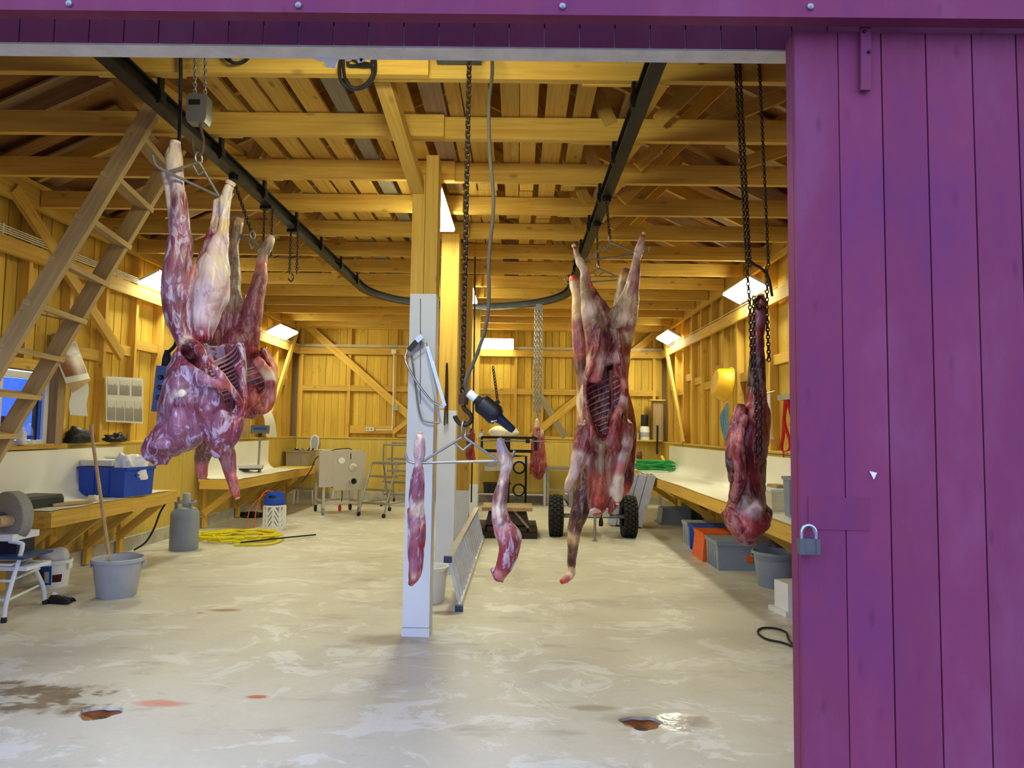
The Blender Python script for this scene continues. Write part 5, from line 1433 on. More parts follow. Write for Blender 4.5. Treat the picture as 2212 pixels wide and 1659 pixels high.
under_bench()
fp = [atz(1740, 1402, .01), atz(1718, 1398, .01), atz(1690, 1388, .01), atz(1655, 1380, .01), atz(1637, 1366, .01), atz(1645, 1357, .01), atz(1672, 1357, .01), atz(1697, 1365, .012), atz(1704, 1382, .014), atz(1718, 1394, .02), atz(1745, 1400, .01)]
o = MB().tube(bez(fp, 50), .008, 7).build('floor_cable', BLACKR); tag(o, 'black cable looped on the floor by the sliding door', 'cable')

# ---- cable coils on the first joist
def joist_coil(label, pts, Y, r=.010, off=.0):
    t, add, L = thing_w('cable_coil', label, 'cable', at(*pts[0], Y))
    add(MB().tube(bez([at(x, y, Y-.012*(i % 3)) for i, (x, y) in enumerate(pts)], 60), r, 7), 'cable', BLACKR)
joist_coil('black cable hung in loops on the first joist before the loft planks', [(738, 118), (733, 150), (738, 178), (758, 192), (783, 190), (803, 175), (811, 150), (808, 118), (800, 140), (770, 142), (752, 140), (757, 125), (775, 135), (800, 140), (805, 160), (790, 182), (765, 190), (748, 176), (742, 150), (741, 118)], 3.88)
joist_coil('black cable coil hooked on the joist near the chain hoist', [(480, 115), (488, 126), (505, 136), (525, 134), (538, 122), (542, 108), (525, 100), (500, 104), (492, 118), (498, 132)], 3.86)

# ---- left chain hoist block
AY = 3.80
def left_hoist():
    t, add, L = thing_w('chain_hoist', 'grey steel hoist bottom block on two bright chains', 'hoist', at(430, 208, AY))
    ztop = 3.66; bb0 = at(432, 112, AY)
    add(MB().box((bb0.x, AY+.03, 3.69), (.2, .15, .09)), 'hoist_body', GREYPL2)
    for px in (421, 443):
        a = at(px, 210, AY); b_ = at(px, 112, AY); b_.z = ztop; add(chain_mesh(a, b_, .0042, .028), 'load_chain', STEEL)
    c = at(430, 238, AY); prof = []
    bb = MB(); w, h, d = .115, .165, .07
    R = None
    pr = [(-.5, -.35), (-.42, -.5), (.42, -.5), (.5, -.35), (.5, .38), (.40, .5), (-.40, .5), (-.5, .38)]
    bb.prism([(c.x+x*w, c.z+z_*h) for x, z_ in pr], 1, c.y-d/2, c.y+d/2); add(bb, 'block_housing', STEEL)
    add(MB().box((c.x-.01, c.y-d/2-.002, c.z+.03), (.062, .005, .03)), 'name_plate', BLACKP)
    add(MB().tube(bez([at(432, 268, AY), at(436, 285, AY), at(440, 305, AY), at(437, 328, AY), at(427, 337, AY), at(418, 325, AY), at(416, 300, AY)], 24), .0085, 8), 'hook', RUSTY)
    hanger('steel triangle hanger carrying the front left carcass', at(430, 350, AY), at(362, 372, AY-.12), at(473, 424, AY+.12), at(428, 333, AY))
left_hoist()
def rail_hanger(label, px, py, plx, ply, prx, pry, Y, xr):
    ring = at(px, py, Y); top = Vector((ring.x, Y, 3.39))
    hanger(label, ring, at(plx, ply, Y), at(prx, pry, Y), ring+Vector((0, 0, .05)))
    t, add, L = thing_w('trolley_hook', 'iron trolley chain on the overhead rail above the '+label.split('the ')[-1], 'trolley', top)
    tx = Vector((xr, Y, 3.405))
    add(chain_mesh(ring+Vector((0, 0, .03)), tx+Vector((0, 0, -.03)), .005, .034), 'chain', IRON)
    add(MB().box(tx+Vector((0, 0, -.005)), (.04, .08, .03)), 'trolley_body', BLACKM)
    for s in (-1, 1): add(MB().lathe([(0, -.008), (.022, -.008), (.022, .008), (0, .008)], tx+Vector((s*.028, 0, .005)), 12, Matrix.Rotation(math.pi/2, 3, 'Y'), cap=False), 'trolley_wheel', BLACKM)
BY, CY_, DY, EY = 5.2, 5.6, 6.3, 3.75
rail_hanger('steel triangle hanger carrying the rear left carcass', 545, 515, 497, 500, 566, 540, BY, -2.21)
rail_hanger('steel triangle hanger carrying the front right carcass', 1317, 523, 1262, 563, 1381, 549, CY_, .71)
rail_hanger('steel triangle hanger carrying the rear right carcass', 1292, 580, 1240, 612, 1348, 604, DY, .71)
for (px, py, lab) in ((462, 440, 'row before the joists'), (527, 470, 'row behind the rear left carcass')):
    Y = 5.9 if px < 500 else 6.6; top = Vector((-2.21, Y, 3.40))
    t, add, L = thing_w('empty_trolley', 'empty iron trolley chain on the left overhead rail, '+lab, 'trolley', top)
    for dx in (-.02, .05): add(chain_mesh(top+Vector((dx, 0, -.02)), top+Vector((dx, 0, -.42)), .005, .036), 'chain', IRON)
    add(MB().box(top+Vector((0, 0, -.005)), (.10, .08, .03)), 'trolley_body', BLACKM)
    add(MB().tube(bez([top+Vector((0, 0, -.42)), top+Vector((.02, 0, -.46)), top+Vector((0, 0, -.5)), top+Vector((-.03, 0, -.47))], 10), .007, 6), 'hook', IRON)
# ---- chains of the right hind quarter
def right_chains():
    t, add, L = thing_w('lifting_chains', 'dark rusty lifting chains hanging from a joist beside the door', 'chain', at(1620, 130, EY))
    def c2(px, y0, y1, Y, r=.0038, ln=.028, px2=None):
        a, b_ = at(px, y0, Y), at(px2 or px, y1, Y)
        if y0 < 140: a.z = 3.72; a.y = 3.952
        add(chain_mesh(a, b_, r, ln), 'chain', IRON)
    c2(1613, 120, 575, EY); c2(1620, 120, 575, EY+.02); c2(1660, 130, 575, EY+.05, .0034, .026)
    c2(1613, 575, 660, EY, px2=1620); c2(1620, 660, 800, EY-.10, px2=1625); c2(1628, 640, 860, EY-.11, px2=1632); c2(1657, 575, 660, EY+.05); c2(1656, 660, 780, EY-.02, px2=1661)
    c2(1634, 830, 980, EY-.19); c2(1645, 850, 985, EY-.19)
    add(MB().tube(bez([at(1616, 560, EY), at(1630, 572, EY), at(1645, 580, EY), at(1660, 600, EY), at(1668, 640, EY)], 16), .008, 6), 'shackle_bar', IRON)
    add(MB().tube(bez([at(1640, 640, EY-.02), at(1630, 655, EY-.03), at(1640, 668, EY-.03), at(1650, 655, EY-.02), at(1642, 640, EY-.02)], 16), .009, 7), 'ring', IRON)
right_chains()
# thin chain with hook at the back, above the hanging ribs
def back_chain():
    Y = 10.5
    t, add, L = thing_w('pulley_chain', 'bright pull chain with hook block hanging from the rail bend', 'chain', at(1166, 672, Y))
    for px in (1157, 1163, 1170): add(chain_mesh(Vector((at(px, 680, Y).x, Y, 3.38)), at(px-3, 890, Y), .007, .06), 'chain', STEEL)
    c = at(1165, 675, Y); add(MB().box((c.x, Y, 3.37), (.10, .06, .108)), 'block', GREYPL2)
    add(MB().tube(bez([at(1160, 888, Y), at(1165, 895, Y), at(1163, 905, Y), at(1157, 900, Y)], 10), .012, 6), 'hook', STEEL)
back_chain()
# ================================================================== carcasses
def meat_material(name, fas=.45, warm=0.0):
    m, nt, b = _mat(name)
    at_ = N(nt, 'ShaderNodeAttribute'); at_.attribute_name = 'tone'
    tc = N(nt, 'ShaderNodeTexCoord'); P = tc.outputs['Object']
    big = noise(nt, mapping(nt, P, (7, 7, 3.2)), 1.0, 5, .65, 1.2)
    fib = noise(nt, mapping(nt, P, (46, 46, 9)), 1.0, 4, .6, .8)
    pat = noise(nt, mapping(nt, P, (15, 15, 6)), 1.0, 4, .6, 1.6)
    c = at_.outputs['Color']
    dark = ramp(nt, big, [(.46, (0, 0, 0)), (.56, (1, 1, 1))]).outputs[0]
    c = mixc(nt, math_(nt, 'MULTIPLY', dark, .6), c, mixc(nt, 1.0, c, (.42, .20, .24), 'MULTIPLY'))
    wf = ramp(nt, pat, [(.53, (0, 0, 0)), (.60, (1, 1, 1))]).outputs[0]
    c = mixc(nt, math_(nt, 'MULTIPLY', wf, fas), c, lin((206, 188, 204)) if not warm else lin((222, 170, 140)))
    st = ramp(nt, fib, [(.55, (0, 0, 0)), (.70, (1, 1, 1))]).outputs[0]
    c = mixc(nt, math_(nt, 'MULTIPLY', st, .35), c, lin((236, 208, 196)))
    nt.links.new(c, b.inputs['Base Color'])
    nt.links.new(math_(nt, 'ADD', math_(nt, 'MULTIPLY', pat, .3), .22), b.inputs['Roughness'])
    b.inputs['Specular IOR Level'].default_value = .5
    h = math_(nt, 'ADD', math_(nt, 'MULTIPLY', big, 1.0), math_(nt, 'ADD', math_(nt, 'MULTIPLY', fib, .35), math_(nt, 'MULTIPLY', pat, .6)))
    bump(nt, b, h, .55, .012)
    return m
MEAT = meat_material('raw_meat_with_fascia', .68)
MEATR = meat_material('red_meat', .22, 1.0)
RIBM = plain('rib_bone', lin((216, 168, 160)), .4, var=.1, scale=20)
CR = {'red': lin((146, 40, 44)), 'dred': lin((98, 20, 26)), 'pur': lin((140, 62, 80)), 'mau': lin((158, 98, 118)), 'fat': lin((236, 214, 182)), 'pale': lin((226, 196, 186)),
      'org': lin((196, 92, 56)), 'brn': lin((110, 72, 54)), 'gry': lin((150, 128, 104)), 'tip': lin((210, 84, 64)), 'drk': lin((74, 34, 34)), 'yel': lin((226, 190, 134)), 'pnk': lin((206, 110, 104))}
class Carcass:
    def __init__(self, Y): self.Y = Y; self.b = MB(); self.s = []; self.k = Y/FPX
    def limb(self, pts, seg=12, flat=1.0):
        """pts: (px, py, radius_px, tone, dY)"""
        P, Rr = [], []
        for q in pts:
            px, py, r, tone = q[:4]; dy = q[4] if len(q) > 4 else 0.0
            p = at(px, py, self.Y+dy); P.append(p); Rr.append(r*self.k); self.s.append((p, r*self.k, CR[tone]))
        # resample smoothly
        PP = bez(P, 6*len(P)); n = len(PP); RR = []
        m = len(P)-1; k = max(2, (6*len(P))//m)
        for i in range(n):
            u = min(i/k, m-1e-6); j = int(u); f = u-j; f = f*f*(3-2*f); RR.append(Rr[j]*(1-f)+Rr[j+1]*f)
        # rounded ends
        d0 = (PP[0]-PP[1]).normalized(); d1 = (PP[-1]-PP[-2]).normalized()
        PP = [PP[0]+d0*RR[0]*.45]+PP+[PP[-1]+d1*RR[-1]*.5]; RR = [RR[0]*.7]+RR+[RR[-1]*.6]
        self.b.tube(PP, RR, seg, flat=flat)
    def blob(self, px, py, rx, ry, tone, dy=0.0, rd=None):
        c = at(px, py, self.Y+dy); k = self.k; rd = rd if rd is not None else rx
        self.b.lathe([(math.sin(math.pi*i/10)+1e-4, -math.cos(math.pi*i/10)) for i in range(11)], c, 16, Matrix.Diagonal((rx*k, rd*k, ry*k)), cap=False)
        self.s.append((c, max(rx, ry)*k*.8, CR[tone]))
    def shell(self, secs, th=.022, n=26):
        """secs: (px, py, half width px, half depth m, gap centre deg, gap half angle deg, tone outside); angle 0=+X, -90=towards the camera"""
        rings = []
        for (px, py, w, d, gc, gh, tone) in secs:
            c = at(px, py, self.Y); ring_o, ring_i = [], []
            for i in range(n+1):
                a = math.radians(gc+gh+(360-2*gh)*i/n)
                o = Vector((math.cos(a)*w*self.k, math.sin(a)*d, 0))
                e = 1.0 if 0 < i < n else .75
                ring_o.append(c+o); ring_i.append(c+o*(1-th/max(o.length, .03)))
                if i % 3 == 0: self.s.append((c+o, .03, CR[tone]))
            rings.append((ring_o, ring_i))
        vs, fs = [], []; m = n+1
        for o, i_ in rings: vs += o+i_
        R = len(rings)
        for r in range(R-1):
            a, b_ = r*2*m, (r+1)*2*m
            for i in range(n):
                fs.append((a+i, a+i+1, b_+i+1, b_+i)); fs.append((a+m+i, b_+m+i, b_+m+i+1, a+m+i+1))
            fs.append((a, b_, b_+m, a+m)); fs.append((a+n, a+m+n, b_+m+n, b_+n))
        for i in range(n):
            fs.append((i, m+i, m+i+1, i+1)); a = (R-1)*2*m; fs.append((a+i, a+i+1, a+m+i+1, a+m+i))
        self.b.add(vs, fs, True)
        return rings
    def tone(self, px, py, r, tone, dy=0.0): self.s.append((at(px, py, self.Y+dy), r*self.k, CR[tone]))
    def finish(self, name, label, mat, voxel=.011, amp=.006, seed=0, smooth=4, cat='carcass', ragged=0.0):
        me = self.b.mesh(name+'_base'); o = bpy.data.objects.new('tmp', me); COL.objects.link(o)
        md = o.modifiers.new('r', 'REMESH'); md.mode = 'VOXEL'; md.voxel_size = voxel
        sm = o.modifiers.new('s', 'SMOOTH'); sm.iterations = smooth; sm.factor = .5
        dg = bpy.context.evaluated_depsgraph_get(); me2 = bpy.data.meshes.new_from_object(o.evaluated_get(dg))
        bpy.data.objects.remove(o)
        nv = len(me2.vertices); co = np.empty(nv*3, 'f'); me2.vertices.foreach_get('co', co); co = co.reshape(-1, 3)
        no = np.empty(nv*3, 'f'); me2.vertices.foreach_get('normal', no); no = no.reshape(-1, 3)
        rs = np.random.RandomState(seed); disp = np.zeros(nv)
        for (f, a) in ((9, 1.0), (17, .7), (31, .5), (60, .3)):
            for _ in range(3):
                k = rs.normal(size=3); k = k/np.linalg.norm(k)*f; k[2] *= .5
                disp += a*np.sin(co@k+rs.uniform(0, 6.28))
        for f in (14, 24):
            k = rs.normal(size=3); k = k/np.linalg.norm(k)*f; k[2] *= .35
            k2 = rs.normal(size=3)*f*.5
            disp -= 1.6*np.exp(-np.abs(np.sin(co@k+1.5*np.sin(co@k2)))*7)
        co = co+no*(disp*amp*.5)[:, None]
        # tones
        C = np.array([list(p) for p, r, c in self.s]); Rr = np.array([r for p, r, c in self.s]); T = np.array([c for p, r, c in self.s])
        col = np.ones((nv, 4), 'f')
        for i in range(0, nv, 4000):
            d = np.linalg.norm(co[i:i+4000, None, :]-C[None], axis=2)
            w = 1.0/(np.maximum(d-Rr*.75, .004)**2); w = w**1.3
            col[i:i+4000, :3] = (w[:, :, None]*T[None]).sum(1)/w.sum(1)[:, None]
        base = co.mean(0); base[2] = co[:, 2].max()
        co = co-base
        me2.vertices.foreach_set('co', co.astype('f').ravel())
        at_ = me2.attributes.new('tone', 'FLOAT_COLOR', 'POINT'); at_.data.foreach_set('color', col.ravel())
        me2.polygons.foreach_set('use_smooth', [True]*len(me2.polygons)); me2.materials.clear(); me2.materials.append(mat); me2.update()
        ob = link(name, me2, None, Vector(base)); tag(ob, label, cat)
        self.base = Vector(base); self.ob = ob
        return ob
    def rib(self, pts, r=.006, mat=None):
        MB().tube(bez([Vector(p)-self.base for p in pts], 14), r, 6).build('rib', mat or RIBM, self.ob)
    def cap(self, px, py, r, dy=0.0, mat=None, tilt=(0, 0, 1), name='cut_bone_end'):
        c = at(px, py, self.Y+dy)-self.base; R = frame(Vector(tilt))
        MB().lathe([(0, .006), (r*self.k*.7, .005), (r*self.k, 0), (r*self.k*.9, -.02)], c, 12, R, cap=False).build(name, mat or BONE, self.ob)

def ribs_in(c, rings, r0, r1, i0, i1, n, rr=.005, mat=None, inset=.006):
    """ribs along the inside of a shell between ring parameters r0..r1 and angular indices i0..i1"""
    R = len(rings)-1
    for k in range(n):
        u = r0+(r1-r0)*k/(n-1); j = min(int(u), R-1); f = u-j; pts = []
        for i in range(i0, i1+1, 2):
            q = [(rings[j][0][i]*(1-f)+rings[j+1][0][i]*f), (rings[j][1][i]*(1-f)+rings[j+1][1][i]*f)]
            d = (q[1]-q[0]).normalized(); pts.append(q[1]+d*inset+Vector((0, 0, -.010*(i-i0))))
        c.rib(pts, rr, mat)

# --- A: front left
A = Carcass(AY)
A.limb([(379, 312, 13, 'fat'), (378, 345, 19, 'fat'), (380, 375, 19, 'fat'), (385, 402, 15, 'pale'), (388, 440, 17, 'pur'), (388, 485, 21, 'mau'), (388, 530, 28, 'pur'), (384, 580, 31, 'pur'), (380, 630, 31, 'mau'), (380, 675, 28, 'pur'), (392, 720, 24, 'pur'), (412, 760, 26, 'red')])
A.limb([(358, 374, 8, 'fat'), (362, 400, 7, 'fat'), (367, 440, 7, 'fat'), (372, 490, 9, 'fat'), (366, 560, 9, 'yel'), (366, 610, 10, 'gry')])
A.limb([(380, 372, 10, 'fat'), (360, 372, 8, 'fat')])
A.limb([(497, 401, 15, 'fat', .12), (488, 430, 16, 'fat', .12), (484, 462, 14, 'fat', .12), (481, 492, 15, 'yel', .11), (472, 535, 24, 'pale', .1), (460, 585, 38, 'fat', .08), (452, 635, 40, 'pale', .06), (443, 680, 32, 'pale', .04), (436, 730, 24, 'red', .02)])
A.limb([(464, 432, 7, 'fat', .12), (460, 470, 7, 'fat', .12), (452, 510, 9, 'pur', .11), (440, 560, 14, 'org', .1), (430, 600, 16, 'org', .08)])
A.limb([(485, 430, 9, 'fat', .12), (464, 434, 7, 'fat', .12)])
A.limb([(418, 590, 14, 'org', .05), (416, 640, 22, 'red', .05), (414, 700, 26, 'red', .06), (422, 760, 26, 'red', .12), (450, 830, 22, 'dred', .2)])
ra = A.shell([(455, 738, 64, .17, -62, 80, 'pur'), (450, 770, 74, .20, -52, 62, 'pur'), (446, 800, 80, .22, -40, 40, 'pur'), (441, 835, 86, .23, -26, 26, 'mau'), (432, 875, 88, .22, -16, 12, 'pur'), (420, 918, 80, .18, -16, 6, 'mau'), (408, 950, 62, .12, -16, 4, 'pur')], .024)
A.limb([(400, 738, 12, 'fat', -.06), (428, 752, 9, 'red', -.13), (458, 790, 8, 'red', -.20), (495, 834, 8, 'org', -.18), (518, 872, 10, 'red', -.09)])
A.limb([(512, 790, 8, 'red', .03), (526, 840, 9, 'red', .0), (527, 880, 12, 'red', -.03), (505, 930, 18, 'pur', -.05), (484, 965, 15, 'pur', -.05), (474, 980, 8, 'dred', -.05)])
A.limb([(440, 880, 52, 'pur', -.06), (405, 920, 52, 'mau', -.06), (370, 945, 46, 'pur', -.06), (340, 965, 38, 'pur', -.06), (322, 978, 28, 'mau', -.06)])
A.limb([(350, 990, 22, 'pur', -.06), (335, 1000, 14, 'dred', -.06)])
A.blob(424, 872, 60, 52, 'pur', -.10, 40); A.blob(376, 850, 26, 60, 'pur', -.02, 30); A.blob(470, 920, 36, 50, 'pur', -.08, 30); A.blob(470, 960, 22, 30, 'red', -.05, 16)
A.limb([(420, 812, 16, 'mau', -.21), (445, 822, 14, 'mau', -.22), (480, 836, 8, 'pnk', -.2)], flat=.5)
A.blob(392, 852, 12, 13, 'fat', -.19, 10); A.blob(388, 905, 18, 40, 'mau', -.18, 14); A.blob(345, 960, 26, 16, 'mau', -.19, 12)
A.tone(455, 870, 26, 'mau', -.2); A.tone(400, 780, 24, 'pur', -.15); A.tone(505, 905, 14, 'red', -.1); A.tone(420, 925, 20, 'mau', -.2); A.tone(470, 890, 22, 'pur', -.18); A.tone(385, 640, 16, 'drk', -.1); A.tone(360, 985, 16, 'mau', -.2)
A.finish('hanging_carcass', 'skinned carcass in front on the left, mauve flank and pale hind legs', MEAT, .0075, .008, 1)
ribs_in(A, ra, .1, 3.8, 2, 14, 13, .006, RIBM, .004)
A.cap(379, 306, 11); A.cap(499, 393, 12, .12, tilt=(.4, 0, 1)); A.cap(392, 849, 8, -.24, tilt=(0, -1, .2), name='joint_knuckle')

# --- B: rear left
B = Carcass(BY)
B.limb([(517, 478, 11, 'yel'), (511, 500, 13, 'gry'), (507, 530, 11, 'gry'), (508, 570, 13, 'gry'), (506, 610, 17, 'gry'), (500, 650, 26, 'gry'), (494, 690, 34, 'brn'), (494, 730, 34, 'pur'), (500, 760, 30, 'pur')])
B.limb([(502, 505, 6, 'gry'), (496, 530, 6, 'yel'), (492, 560, 8, 'gry'), (484, 610, 14, 'gry'), (470, 660, 24, 'gry'), (462, 700, 26, 'brn'), (470, 740, 22, 'brn')])
B.limb([(586, 516, 8, 'fat'), (577, 533, 11, 'gry'), (569, 550, 9, 'gry'), (565, 575, 11, 'pnk'), (560, 605, 16, 'pur'), (552, 640, 20, 'pur'), (543, 680, 24, 'pur'), (536, 720, 25, 'pur'), (530, 760, 26, 'red')])
B.limb([(562, 540, 5, 'fat'), (558, 565, 5, 'fat'), (555, 590, 7, 'fat')])
B.blob(512, 740, 40, 40, 'pur', -.02, 34)
rb = B.shell([(520, 752, 55, .18, -75, 60, 'red'), (530, 790, 64, .22, -78, 66, 'org'), (530, 830, 64, .22, -80, 62, 'red'), (520, 870, 58, .20, -80, 44, 'org'), (500, 905, 50, .16, -80, 15, 'red')], .03)
B.limb([(556, 780, 10, 'pnk', -.12), (582, 815, 12, 'fat', -.05), (585, 850, 12, 'pnk', -.04), (574, 880, 12, 'org', -.05), (550, 890, 10, 'red', -.08)])
B.limb([(540, 840, 14, 'red', -.05), (550, 868, 14, 'org', -.06), (535, 885, 14, 'org', -.05)])
B.limb([(480, 900, 40, 'pur', .02), (465, 940, 34, 'brn', .0), (450, 960, 26, 'brn', 0), (438, 985, 17, 'brn', 0), (437, 1010, 12, 'pnk', 0), (438, 1030, 11, 'pnk', 0)])
B.limb([(490, 900, 34, 'pur', -.02), (480, 940, 28, 'brn', -.03), (488, 975, 19, 'pur', -.04), (495, 1005, 14, 'mau', -.05), (500, 1030, 12, 'pnk', -.06), (507, 1055, 10, 'pnk', -.07), (512, 1072, 6, 'tip', -.07)])
B.limb([(480, 880, 50, 'pur', .05), (490, 920, 36, 'pur', .05)])
B.tone(500, 700, 26, 'pur', -.1); B.tone(560, 840, 20, 'red', -.02); B.tone(545, 800, 20, 'pnk', .1)
B.finish('hanging_carcass', 'skinned carcass hanging behind the front left one, brownish thighs', MEATR, .0095, .007, 2)
ribs_in(B, rb, .6, 2.8, 6, 20, 8, .007, RIBM, .004)
B.cap(518, 472, 9, 0, BONE, (.3, 0, 1)); B.cap(587, 510, 7, 0, BONE, (.5, 0, 1)); B.cap(513, 1077, 5, -.07, BONE, (.4, 0, -1))

# --- C: front right
C = Carcass(CY_)
C.limb([(1240, 534, 6, 'tip'), (1246, 550, 9, 'pale'), (1254, 568, 12, 'fat'), (1260, 585, 9, 'pale'), (1263, 610, 11, 'gry'), (1268, 640, 15, 'gry'), (1277, 672, 22, 'pale'), (1286, 705, 28, 'gry'), (1290, 740, 28, 'pur'), (1288, 780, 24, 'pale'), (1282, 820, 20, 'pnk')])
C.limb([(1264, 573, 5, 'pale'), (1270, 590, 5, 'pnk'), (1274, 615, 7, 'tip'), (1284, 640, 12, 'dred'), (1300, 670, 18, 'dred'), (1310, 700, 20, 'dred')])
C.limb([(1390, 508, 5, 'tip'), (1386, 522, 8, 'pale'), (1382, 540, 11, 'pale'), (1376, 560, 9, 'pale'), (1372, 590, 11, 'mau'), (1366, 620, 14, 'mau'), (1360, 655, 20, 'fat'), (1353, 690, 24, 'fat'), (1346, 725, 24, 'fat'), (1342, 770, 18, 'pale'), (1340, 810, 15, 'pnk')])
C.limb([(1366, 585, 6, 'fat'), (1358, 620, 8, 'fat'), (1345, 655, 14, 'gry'), (1330, 680, 18, 'gry'), (1322, 700, 18, 'gry')])
C.blob(1308, 745, 34, 50, 'dred', .06, 30)
rc = C.shell([(1312, 712, 44, .13, -90, 24, 'pur'), (1311, 760, 46, .15, -90, 30, 'red'), (1308, 800, 46, .17, -96, 56, 'red'), (1307, 850, 48, .19, -98, 66, 'red'), (1306, 900, 48, .20, -98, 60, 'red'), (1306, 945, 48, .19, -96, 36, 'red'), (1306, 970, 46, .16, -92, 10, 'dred')], .024)
C.limb([(1280, 785, 8, 'pnk', -.08), (1265, 830, 8, 'red', -.08), (1267, 880, 8, 'red', -.09), (1278, 930, 11, 'red', -.14), (1292, 970, 16, 'dred', -.12)])
C.limb([(1338, 790, 9, 'red', -.08), (1349, 830, 8, 'pnk', -.08), (1346, 865, 10, 'pale', -.10), (1334, 892, 11, 'pnk', -.14), (1326, 925, 14, 'red', -.16), (1320, 965, 20, 'red', -.14)])
C.limb([(1318, 800, 6, 'dred', .12), (1322, 860, 7, 'dred', .15), (1322, 930, 9, 'dred', .15)])
C.limb([(1272, 925, 26, 'dred', -.06), (1262, 960, 24, 'red', -.08), (1252, 990, 18, 'pale', -.1), (1243, 1018, 13, 'pale', -.12), (1234, 1040, 12, 'fat', -.13), (1227, 1056, 9, 'fat', -.14), (1224, 1064, 5, 'tip', -.14)])
C.limb([(1344, 920, 22, 'red', -.05), (1348, 955, 18, 'pale', -.08), (1343, 985, 14, 'pale', -.1), (1338, 1015, 12, 'pnk', -.12), (1334, 1038, 13, 'fat', -.13), (1332, 1058, 14, 'fat', -.13), (1333, 1075, 10, 'fat', -.13), (1334, 1085, 5, 'tip', -.13)])
C.limb([(1305, 960, 44, 'dred', -.02), (1302, 1000, 40, 'dred', -.04), (1298, 1040, 34, 'red', -.06), (1292, 1070, 27, 'red', -.08), (1289, 1095, 22, 'red', -.09), (1288, 1106, 18, 'tip', -.09)])
C.limb([(1300, 960, 10, 'gry', -.2), (1298, 1000, 9, 'gry', -.2), (1296, 1040, 9, 'org', -.18), (1292, 1080, 10, 'tip', -.16)])
C.limb([(1330, 990, 22, 'red', -.02), (1330, 1050, 16, 'red', -.04), (1322, 1090, 10, 'red', -.05), (1316, 1108, 5, 'red', -.05)])
C.tone(1300, 1030, 16, 'drk', -.1); C.tone(1330, 760, 12, 'red', -.1); C.tone(1318, 722, 12, 'drk', -.1); C.tone(1296, 780, 12, 'red', -.15); C.tone(1275, 870, 12, 'pale', -.15); C.tone(1308, 870, 30, 'dred', .15); C.tone(1300, 930, 20, 'dred', .12)
C.finish('hanging_carcass', 'red skinned carcass in front on the right, belly open on the ribs', MEATR, .0085, .006, 3)
ribs_in(C, rc, 2.0, 5.0, 6, 22, 12, .006, RIBM, .003)
C.cap(1239, 529, 5, 0, BONE, (-.3, 0, 1)); C.cap(1391, 503, 4, 0, BONE, (.2, 0, 1)); C.cap(1286, 1107, 13, -.13, BONE, (0, -.6, -1), 'windpipe'); C.cap(1223, 1067, 4, -.14, BONE, (-.4, 0, -1)); C.cap(1334, 1089, 4, -.13, BONE, (0, 0, -1))

# --- D: rear right
D = Carcass(DY)
D.limb([(1239, 600, 9, 'tip'), (1242, 616, 10, 'fat'), (1245, 640, 7, 'yel'), (1247, 670, 9, 'yel'), (1250, 705, 14, 'pur'), (1254, 745, 18, 'pur'), (1256, 790, 17, 'brn'), (1262, 830, 18, 'gry'), (1268, 880, 24, 'pale'), (1280, 930, 34, 'red')])
D.limb([(1248, 618, 5, 'pale'), (1251, 645, 5, 'fat'), (1257, 680, 7, 'pale'), (1264, 715, 12, 'dred'), (1266, 770, 14, 'org')])
D.limb([(1353, 585, 8, 'gry'), (1350, 600, 11, 'yel'), (1345, 620, 10, 'gry'), (1341, 650, 12, 'gry'), (1338, 700, 18, 'gry'), (1338, 760, 24, 'brn'), (1330, 820, 26, 'red')])
D.limb([(1300, 800, 40, 'red'), (1306, 860, 48, 'red'), (1315, 920, 50, 'red'), (1320, 980, 46, 'red'), (1310, 1020, 40, 'drk')])
D.limb([(1346, 850, 12, 'pnk', -.05), (1356, 890, 14, 'org', -.05), (1362, 930, 14, 'red', -.05), (1362, 990, 13, 'red', 0), (1358, 1030, 14, 'dred', 0), (1352, 1058, 10, 'tip', 0), (1348, 1070, 5, 'tip', 0)])
D.limb([(1300, 985, 40, 'drk', -.02), (1284, 1020, 36, 'drk', -.05), (1268, 1065, 29, 'drk', -.08), (1254, 1105, 21, 'drk', -.1), (1242, 1138, 15, 'brn', -.1), (1238, 1160, 13, 'yel', -.1), (1236, 1185, 12, 'brn', -.08), (1234, 1212, 11, 'drk', -.06), (1234, 1230, 8, 'yel', -.05), (1232, 1242, 8, 'fat', -.06), (1221, 1252, 8, 'pnk', -.1), (1214, 1256, 6, 'tip', -.12)])
D.blob(1262, 870, 14, 40, 'fat', -.12, 12)
D.finish('hanging_carcass', 'dark carcass behind the front right one, one foreleg reaching to the floor', MEATR, .0105, .007, 4)
D.cap(1238, 596, 8, 0, plain('raw_red', lin((206, 60, 36)), .4)); D.cap(1211, 1257, 5, -.13, MATS['raw_red'], (-1, 0, -.4)); D.cap(1354, 581, 6, 0, BONE, (.2, 0, 1))

# --- E: hind quarter on chains
E_ = Carcass(EY)
E_.limb([(1643, 642, 8, 'red'), (1641, 665, 12, 'red'), (1638, 690, 15, 'mau'), (1637, 720, 14, 'red'), (1636, 750, 17, 'pur'), (1636, 790, 21, 'drk'), (1636, 830, 23, 'drk'), (1635, 865, 26, 'red'), (1630, 900, 34, 'red'), (1622, 940, 42, 'red'), (1612, 990, 44, 'dred'), (1610, 1040, 40, 'red'), (1610, 1080, 42, 'dred'), (1608, 1120, 46, 'red'), (1612, 1148, 32, 'red')], 16)
E_.limb([(1655, 870, 10, 'pnk'), (1657, 900, 14, 'mau'), (1652, 950, 14, 'dred'), (1648, 1010, 10, 'dred'), (1645, 1060, 10, 'dred')])
E_.limb([(1600, 880, 14, 'red', -.05), (1590, 920, 16, 'red', -.07), (1582, 960, 18, 'red', -.08), (1576, 1000, 13, 'drk', -.06), (1580, 1040, 10, 'dred', -.04)])
